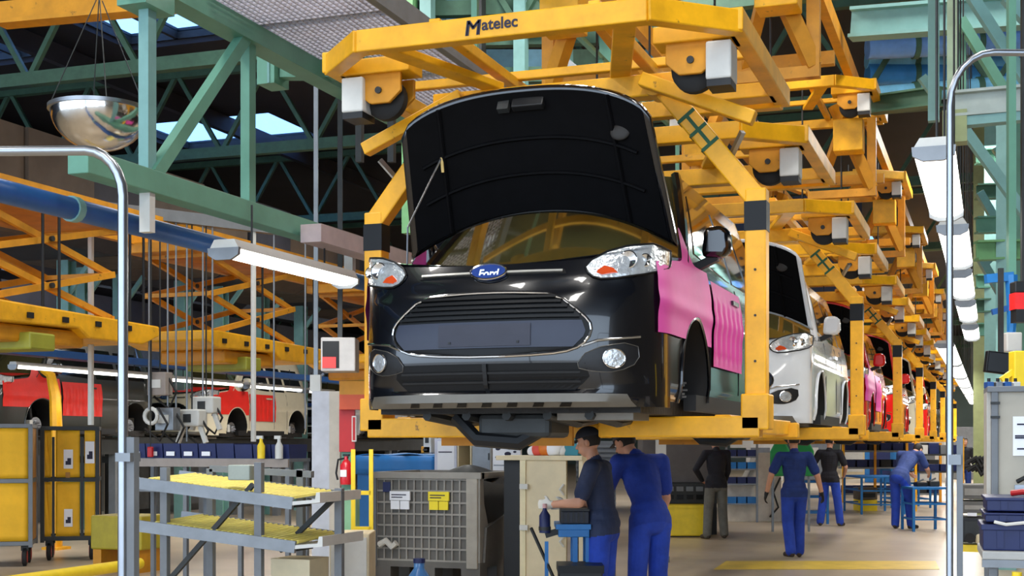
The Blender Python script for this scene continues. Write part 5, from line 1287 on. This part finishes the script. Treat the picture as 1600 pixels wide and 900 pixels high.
for x in (0, 40*q): MB().bar((x, .25, 0), (x, .25, zz(757)), .03, .03).build('upright', DKST, t)
for k in range(6):
    p2 = atd(1511+6*(k % 3), 735-12*(k//3), 16); tag(MB().tube([(p2.x, p2.y, p2.z), (p2.x+.1, p2.y, p2.z+.06), (p2.x+.16, p2.y, p2.z-.05), (p2.x+.25, p2.y, p2.z+.03)], .03, 7).build('rubber_hose', RUB, None, True), ['first', 'second', 'third', 'fourth', 'fifth', 'sixth'][k]+' black rubber hose piece of the bunch above the dark bins', 'hose', 'hoses above the dark bins')
# beige pin board cabinet with paper, near right edge
q = 7.0/FPX; zz = lambda y: CAMZ+(HY-y)*q
p = atd(1542, 760, 7.0)
t = T('notice_cabinet', 'grey-beige notice board cabinet with pinned paper at the right edge', 'cabinet', (p.x, p.y, 0), .05)
MB().bx(16*q, 130*q, 0, .35, zz(775), zz(613)).build('board', BOARD, t); MB().bx(6*q, 17*q, -.02, .37, zz(900), zz(606)).build('frame_post', GREYP, t, bevel=.006); MB().bx(0, 130*q, -.03, .38, zz(613), zz(604)).build('top_rail', GREYP, t, bevel=.004)
MB().bx(0, 7*q, .02, .35, zz(775), zz(612)).build('edge_panel', mat('edge', (190, 186, 176), .6), t)
for y in (628, 650): MB().bx(5*q, 19*q, -.03, -.018, zz(y+4), zz(y)).build('hinge', DKST, t)
pp = MB().bx(38*q, 80*q, -.01, -.003, zz(712), zz(651)).build('notice_paper', PAPER, t)
for k, (y, a, e) in enumerate(((662, 44, 76), (680, 41, 78), (683, 41, 60), (700, 44, 76))): MB().bx(a*q, e*q, -.012, -.01, zz(y+2.5), zz(y)).build('print', INK, pp)
MB().tube([(44*q, -.03, zz(752)), (54*q, -.05, zz(746)), (62*q, -.04, zz(748)), (72*q, -.03, zz(742))], .012, 7).build('clamp_handle', BLKP, t, True)
for x in (40*q,): MB().bx(40*q, 66*q, -.04, .0, zz(764), zz(757)).build('chrome_ledge', STEEL, t)
# screens and blue arm above the notice cabinet
p = atd(1568, 568, 9); q = 9/FPX
t = T('monitor', 'black monitor tilted above the notice cabinet', 'monitor', p, YAW)
Rm = Matrix.Rotation(.12, 3, 'Y')
MB().box((0, 0, 0), (58*q, .05, 34*q), Rm).build('housing', BLKS, t, bevel=.008); MB().box((0, -.028, 0), (52*q, .004, 29*q), Rm).build('screen', mat('dead_screen', (14, 15, 17), .25), t); MB().bar((0, .05, 0), (0, .05, 22*q+.55), .03, .03).build('bracket', DKST, t)
p = atd(1580, 520, 9.3); q = 9.3/FPX
t = T('tool_manipulator', 'blue articulated tool arm hanging at the right edge', 'arm', p, YAW)
MB().bar((-40*q, 0, 84*q), (2*q, 0, 88*q), .06, .06).build('boom', BLUE, t); MB().tube([(0, 0, 90*q), (2*q, 0, 40*q), (0, 0, 0)], [.045, .04, .03], 8).build('forearm', BLUE, t, True); MB().bar((-30*q, 0, 32*q), (0, 0, 40*q), .03, .04).build('link', BLUED, t); MB().bx(-.05, .06, -.05, .05, -30*q, 0).build('wrist_block', OFFW, t, bevel=.01)
MB().bar((0, 0, 88*q), (0, 0, 9-p.z), .05, .05).build('hanger', TEAL, t)
p = atd(1594, 475, 8.6); q = 8.6/FPX
t = T('signal_box', 'black and red signal box cut by the right edge', 'signal', p, YAW)
MB().bx(-8*q, 30*q, 0, .1, -8*q, 18*q).build('red_band', mat('signal_red', (222, 36, 36), .4), t); MB().bx(-8*q, 30*q, 0, .1, 18*q, 36*q).build('top', BLKP, t, bevel=.008); MB().bx(-6*q, 30*q, 0, .1, -28*q, -8*q).build('bottom', BLKP, t); MB().bar((10*q, .05, 36*q), (10*q, .05, 9-p.z), .03, .03).build('hanger', DKST, t)
p = atd(1593, 588, 8); q = 8/FPX
t = T('yellow_bracket', 'yellow bracket standing on the notice cabinet rail at the right edge', 'bracket', p, YAW); MB().bx(-8*q, 14*q, 0, .1, -18*q, 40*q).build('upright', YELB, t, bevel=.008); MB().bar((-24*q, .05, -5*q), (0, .05, 12*q), .03, .03).build('stay', YELB, t)
p = atd(1562, 595, 8.2); q = 8.2/FPX
for k in range(4): 
    pp = atd(1545+14*k, 597, 7.15); t = T('valve_unit', ['first', 'second', 'third', 'fourth'][k]+' small blue valve unit from the left on the cabinet top', 'valve', (pp.x, pp.y+.1, CAMZ+(HY-604)*7/FPX), YAW, 'valves on the cabinet'); MB().bx(-.018, .018, -.03, .03, 0, .035).build('body', [BLUED, GREYM, BLUED, OFFW][k], t, bevel=.004); MB().cyl((0, 0, .035), (0, 0, .055), .009, 8).build('knob', BLKP, t)
# navy crates on a grey cart
q = 6.2/FPX; zz = lambda y: CAMZ+(HY-y)*q; p = atd(1536, 860, 6.2)
t = T('grey_cart', 'grey cart under the navy crates in the bottom right corner', 'cart', (p.x, p.y, 0), .05)
MB().bx(-2*q, 140*q, -.05, .5, zz(873), zz(860)).build('deck', mat('cart_grey', (176, 176, 172), .5), t, bevel=.006); MB().bx(-2*q, 140*q, -.05, -.02, zz(885), zz(873)).build('skirt', GREYM, t)
for x in (14*q, 130*q):
    for y in (0, .42): MB().bar((x, y, .0), (x, y, zz(873)), .035, .035).build('leg', GREYP, t)
tag_ = MB().cyl((48*q, -.08, zz(890)), (44*q, -.08, zz(990)), .022, 12).build('yellow_handle', YELB, t, True)
for k, (ya, yb_, xa) in enumerate(((860, 818, 0), (816, 800, 4), (799, 776, 6))):
    c = T('navy_crate', ['bottom navy crate, largest of the stack on the grey cart', 'thin middle navy crate of the stack on the grey cart', 'top navy crate of the stack on the grey cart'][k], 'crate', (p.x+CS*xa*q, p.y+SN*xa*q, zz(ya)+.001), .05, 'navy crates on the cart')
    h_ = zz(yb_)-zz(ya)-.004; w_ = 100*q
    MB().bx(0, w_, 0, .4, 0, h_*.85).build('shell', NAVY, c, bevel=.006); MB().bx(-.008, w_+.008, -.01, .41, h_*.78, h_).build('rim', NAVY, c, bevel=.003)
    for j in range(3): MB().bx(.06+.1*j, .09+.1*j, -.006, 0, h_*.1, h_*.75).build('rib', NAVY, c)
p2 = atd(1588, 774, 6.2); tag(MB().tube([(p2.x-.02, p2.y+.1, zz(776)+.012), (p2.x+.03, p2.y+.08, zz(776)+.02), (p2.x+.1, p2.y+.1, zz(776)+.012)], .014, 8).build('red_strap', REDP, None, True), 'small red strap lying on the top navy crate', 'strap')
p2 = atd(1572, 816, 6.15); tag(MB().tube([(p2.x-.05, p2.y-.01, zz(816)+.004), (p2.x, p2.y-.03, zz(818)), (p2.x+.08, p2.y-.01, zz(815))], .008, 6).build('plastic_strip', GLOVE, None, True), 'crumpled clear plastic strip between the navy crates', 'plastic strip')
# ================================================================== right lamps
LRX = -.30
for k, yy in enumerate((292, 388, 446, 487, 520)):
    d = 8.2*402/(HY-yy); y_ = d*(CS+SN*.32)
    c = atd((1470, 1494, 1503, 1511, 1517)[k], yy, d)
    lamp('aisle_lamp', '%s bright ceiling strip lamp of the right aisle row' % ORD[k], c.x, c.y-1.05, c.y+1.05, 3.17, .22, .08, 'aisle strip lamps', 15, TUBE, 5.75)
for k in range(6):
    y_ = 22+5.5*k
    lamp('far_lamp', '%s lamp of the far continuous strip down the aisle' % ORD[k], -.72, y_, y_+5.2, 3.12, .3, .08, 'far aisle strip', 50, TUBE, 5.8)
# ================================================================== right steelwork
def ibeam(t, a, b_, w_, h_, m, nm='beam'):
    a = Vector(a); b_ = Vector(b_); d = (b_-a).normalized(); up = Vector((0, 0, 1)) if abs(d.z) < .9 else Vector((0, 1, 0)); r = d.cross(up).normalized(); u = r.cross(d)
    m_ = MB(); m_.bar(a, b_, w_*.15, h_, up); m_.bar(a+u*h_/2, b_+u*h_/2, w_, h_*.12, up); m_.bar(a-u*h_/2, b_-u*h_/2, w_, h_*.12, up)
    return m_.build(nm, m, t)
t = T('steel_tower', 'pale teal steel tower with diagonal braces at upper right', 'tower', (0, 0, 0))
for px, d, y1, m in ((1459, 12.5, 190, TEALB), (1489, 12.0, 165, mat('cream_green', (178, 196, 160), .5)), (1502, 14.5, 165, TEAL)):
    a = atd(px, -60, d); e = atd(px, y1, d); MB().bar(a, e, .1, .1, (0, 1, 0)).build('post', m, t)
MB().bar(atd(1515, -10, 11.5), atd(1605, 130, 11.5), .07, .09).build('diagonal', TEALB, t); MB().bar(atd(1500, 30, 14), atd(1580, 160, 14), .08, .1).build('diagonal', TEAL, t); MB().bar(atd(1572, -5, 11), atd(1640, 70, 11), .08, .1).build('diagonal', TEALB, t)
MB().bar(atd(1505, 200, 14), atd(1605, 340, 14), .08, .1).build('diagonal', TEALB, t); MB().bar(atd(1440, 120, 13), atd(1462, 150, 13), .06, .08).build('knee', TEALB, t)
ibeam(t, atd(1330, 38, 15), atd(1640, 15, 14), .22, .3, TEALB); ibeam(t, atd(1360, 165, 17), atd(1470, 150, 16), .2, .2, TEALD)
t = T('service_gantry', 'grey-green horizontal gantry beam crossing the right edge behind the guard post', 'gantry', (0, 0, 0))
a, e = atd(1490, 165, 10.5), atd(1660, 150, 10.2); ibeam(t, a, e, .16, .18, mat('sage_grey', (168, 178, 170), .45), 'gantry_beam'); MB().bar(a-Vector((0, 0, .14)), e-Vector((0, 0, .13)), .12, .07).build('gantry_rail', TEALB, t)
MB().bx(a.x-.08, a.x+.1, a.y-.08, a.y+.08, a.z-.3, a.z-.05).build('end_bracket', mat('moss', (150, 160, 110), .5), t)
for k, (px, d, y0, w_, m) in enumerate(((1534, 27, 190, .16, mat('moss', (150, 160, 110))), (1550, 24, 190, .13, TEALB), (1572, 17, 170, .12, TEALB), (1590, 20, 160, .12, TEAL))):
    p = atd(px, y0, d); t = T('steel_column', ['moss green column right of the aisle lamps', 'pale teal column second right of the aisle lamps', 'pale teal column third right of the aisle lamps', 'teal column nearest the right picture edge', 'pale teal column between return carriers and aisle lamps'][k], 'column', (p.x, p.y, 0))
    MB().bx(-w_, w_, -.1, -.08, 0 if k < 4 else 4.2, p.z).build('flange', m, t); MB().bx(-w_, w_, .08, .1, 0 if k < 4 else 4.2, p.z).build('flange', m, t); MB().bx(-.015, .015, -.08, .08, 0 if k < 4 else 4.2, p.z).build('web', m, t)
for k, (ya, d, m) in enumerate(((245, 22, TEAL), (300, 22, TEALD), (352, 20, TEAL), (392, 17, mat('leaf_steel', (110, 160, 110), .5)), (440, 24, TEAL), (478, 24, TEALD), (515, 26, TEAL))):
    t = T('cross_girder', '%s horizontal girder from the top behind the right columns' % ('first', 'second', 'third', 'fourth', 'fifth', 'sixth', 'seventh')[k], 'girder', (0, 0, 0), 0, 'girders behind the right columns')
    ibeam(t, atd(1525, ya, d), atd(1680, ya-4, d), .18, .22, m, 'girder_beam')
for k, (a, e) in enumerate((((1530, 300), (1600, 420)), ((1540, 410), (1600, 350)), ((1555, 230), (1600, 300)), ((1530, 400), (1570, 470)))):
    tag(MB().bar(atd(a[0], a[1], 21), atd(e[0], e[1], 21), .1, .12).build('diagonal_brace', TEALB), '%s pale diagonal brace between the right girders' % ('first', 'second', 'third', 'fourth')[k], 'brace', 'braces at right')
# blue pipes upper right
PIPEB = mat('sky_pipe', (132, 204, 238), .4, var=.15)
for k, (ya, yb_, d, r, m) in enumerate(((88, 108, 22, .2, PIPEB), (118, 112, 22, .2, mat('mid_blue_pipe', (70, 150, 215), .4)), (75, 62, 21, .18, mat('periwinkle', (120, 165, 225), .4)), (150, 128, 19, .13, PIPEB))):
    t = T('blue_duct', '%s blue pipe from the top behind the pale teal tower' % ('third', 'second', 'first', 'fourth')[k], 'pipe', (0, 0, 0), 0, 'blue pipes at upper right')
    MB().cyl(atd(1355, ya, d), atd(1640, yb_, d), r, 14).build('pipe_run', m, t, True)
    for u in (.25, .6): c = atd(1355, ya, d).lerp(atd(1640, yb_, d), u); e2 = (atd(1640, yb_, d)-atd(1355, ya, d)).normalized(); MB().cyl(c, c+e2*.08, r*1.15, 14).build('pipe_clamp', TEALD, t, True)
# ================================================================== centre background frame above the first carrier
t = T('support_structure', 'teal steel frame with pale posts behind the lettered beam', 'frame', (0, 0, 0))
for px, m in ((640, mat('fresh_green', (120, 176, 120), .5)), (668, TEALB), (814, TEALB), (884, TEALB), (948, TEAL), (752, DKST)):
    a = atd(px, -30, 18); MB().bar(a, Vector((a.x, a.y, 4.4)), .16 if m is not DKST else .07, .16).build('post', m, t)
for y in (12, 60, 118): MB().bar(atd(560, y+6, 18.3), atd(1100, y-6, 18.0), .15, .2).build('rail', TEALD, t)
t = T('panel_wall', 'light blue ribbed panel wall far behind the lettered beam', 'panel', (0, 0, 0))
for j, (ya, yb_) in enumerate(((-20, 22), (30, 66), (78, 112), (124, 160))):
    for i in range(8):
        a = atd(575+62*i, ya, 20+.0*i); e = atd(575+62*i+58, yb_, 20)
        c = (a+e)/2; MB().box(c, ((e-a).length*.9, .06, abs(a.z-e.z)), Matrix.Rotation(YAW, 3, 'Z')).build('panel_sheet', [LBLUE, mat('steel_blue', (84, 128, 150), .5, var=.2), LBLUE, TEALD][(i*3+j*2) % 4], t)
for k, (a, e) in enumerate((((850, 70), (950, 150)), ((930, 20), (1010, 130)), ((640, 60), (720, 140)))):
    tag(MB().bar(atd(a[0], a[1], 17.5), atd(e[0], e[1], 17.5), .07, .1).build('frame_brace', GREYM), '%s grey diagonal brace in the frame behind the lettered beam' % ('first', 'second', 'third')[k], 'brace', 'braces behind the lettered beam')
# far end bay with pale machines
for k in range(10):
    x = -9+1.6*k; t = T('far_machine', '%s pale machine cabinet from the left at the far end of the hall' % ('first', 'second', 'third', 'fourth', 'fifth', 'sixth', 'seventh', 'eighth', 'ninth', 'tenth')[k], 'machine', (x, 56+3*(k % 3), 0), 0, 'machines at the far end')
    MB().bx(-.7, .7, 0, 1, 0, 1.7+.3*(k % 3)).build('body', [OFFW, GREYM, BEIGE, BLUE][k % 4], t, bevel=.02); MB().bx(-.5, .3, -.02, 0, .3, 1.4).build('door', [GREYP, OFFW, OFFW, NAVY][k % 4], t)
for k in range(8):
    x = -1.2+.0*k; y = 20+4*k
    t = T('side_rack', '%s parts rack along the right side of the aisle' % ORD[k], 'rack', (.9+.1*(k % 2), y, 0), 0, 'racks right of the aisle')
    for z in (.3, .9, 1.5): MB().bx(-.4, .5, 0, 2.6, z, z+.05).build('shelf', GREYM, t)
    for yy in (0, 2.6): 
        for xx in (-.4, .5): MB().bar((xx, yy, 0), (xx, yy, 2.1), .06, .06).build('upright', [BLUE, TEAL][k % 2], t)
    for j in range(5):
        for z in (.35, .95, 1.55): MB().bx(-.36, .4, .1+.5*j, .52+.5*j, z, z+.3).build('tray', [NAVY, GREYC, BLUE, BLKP, OFFW, YELB][(j*2+k+int(z*3)) % 6], t, bevel=.01)
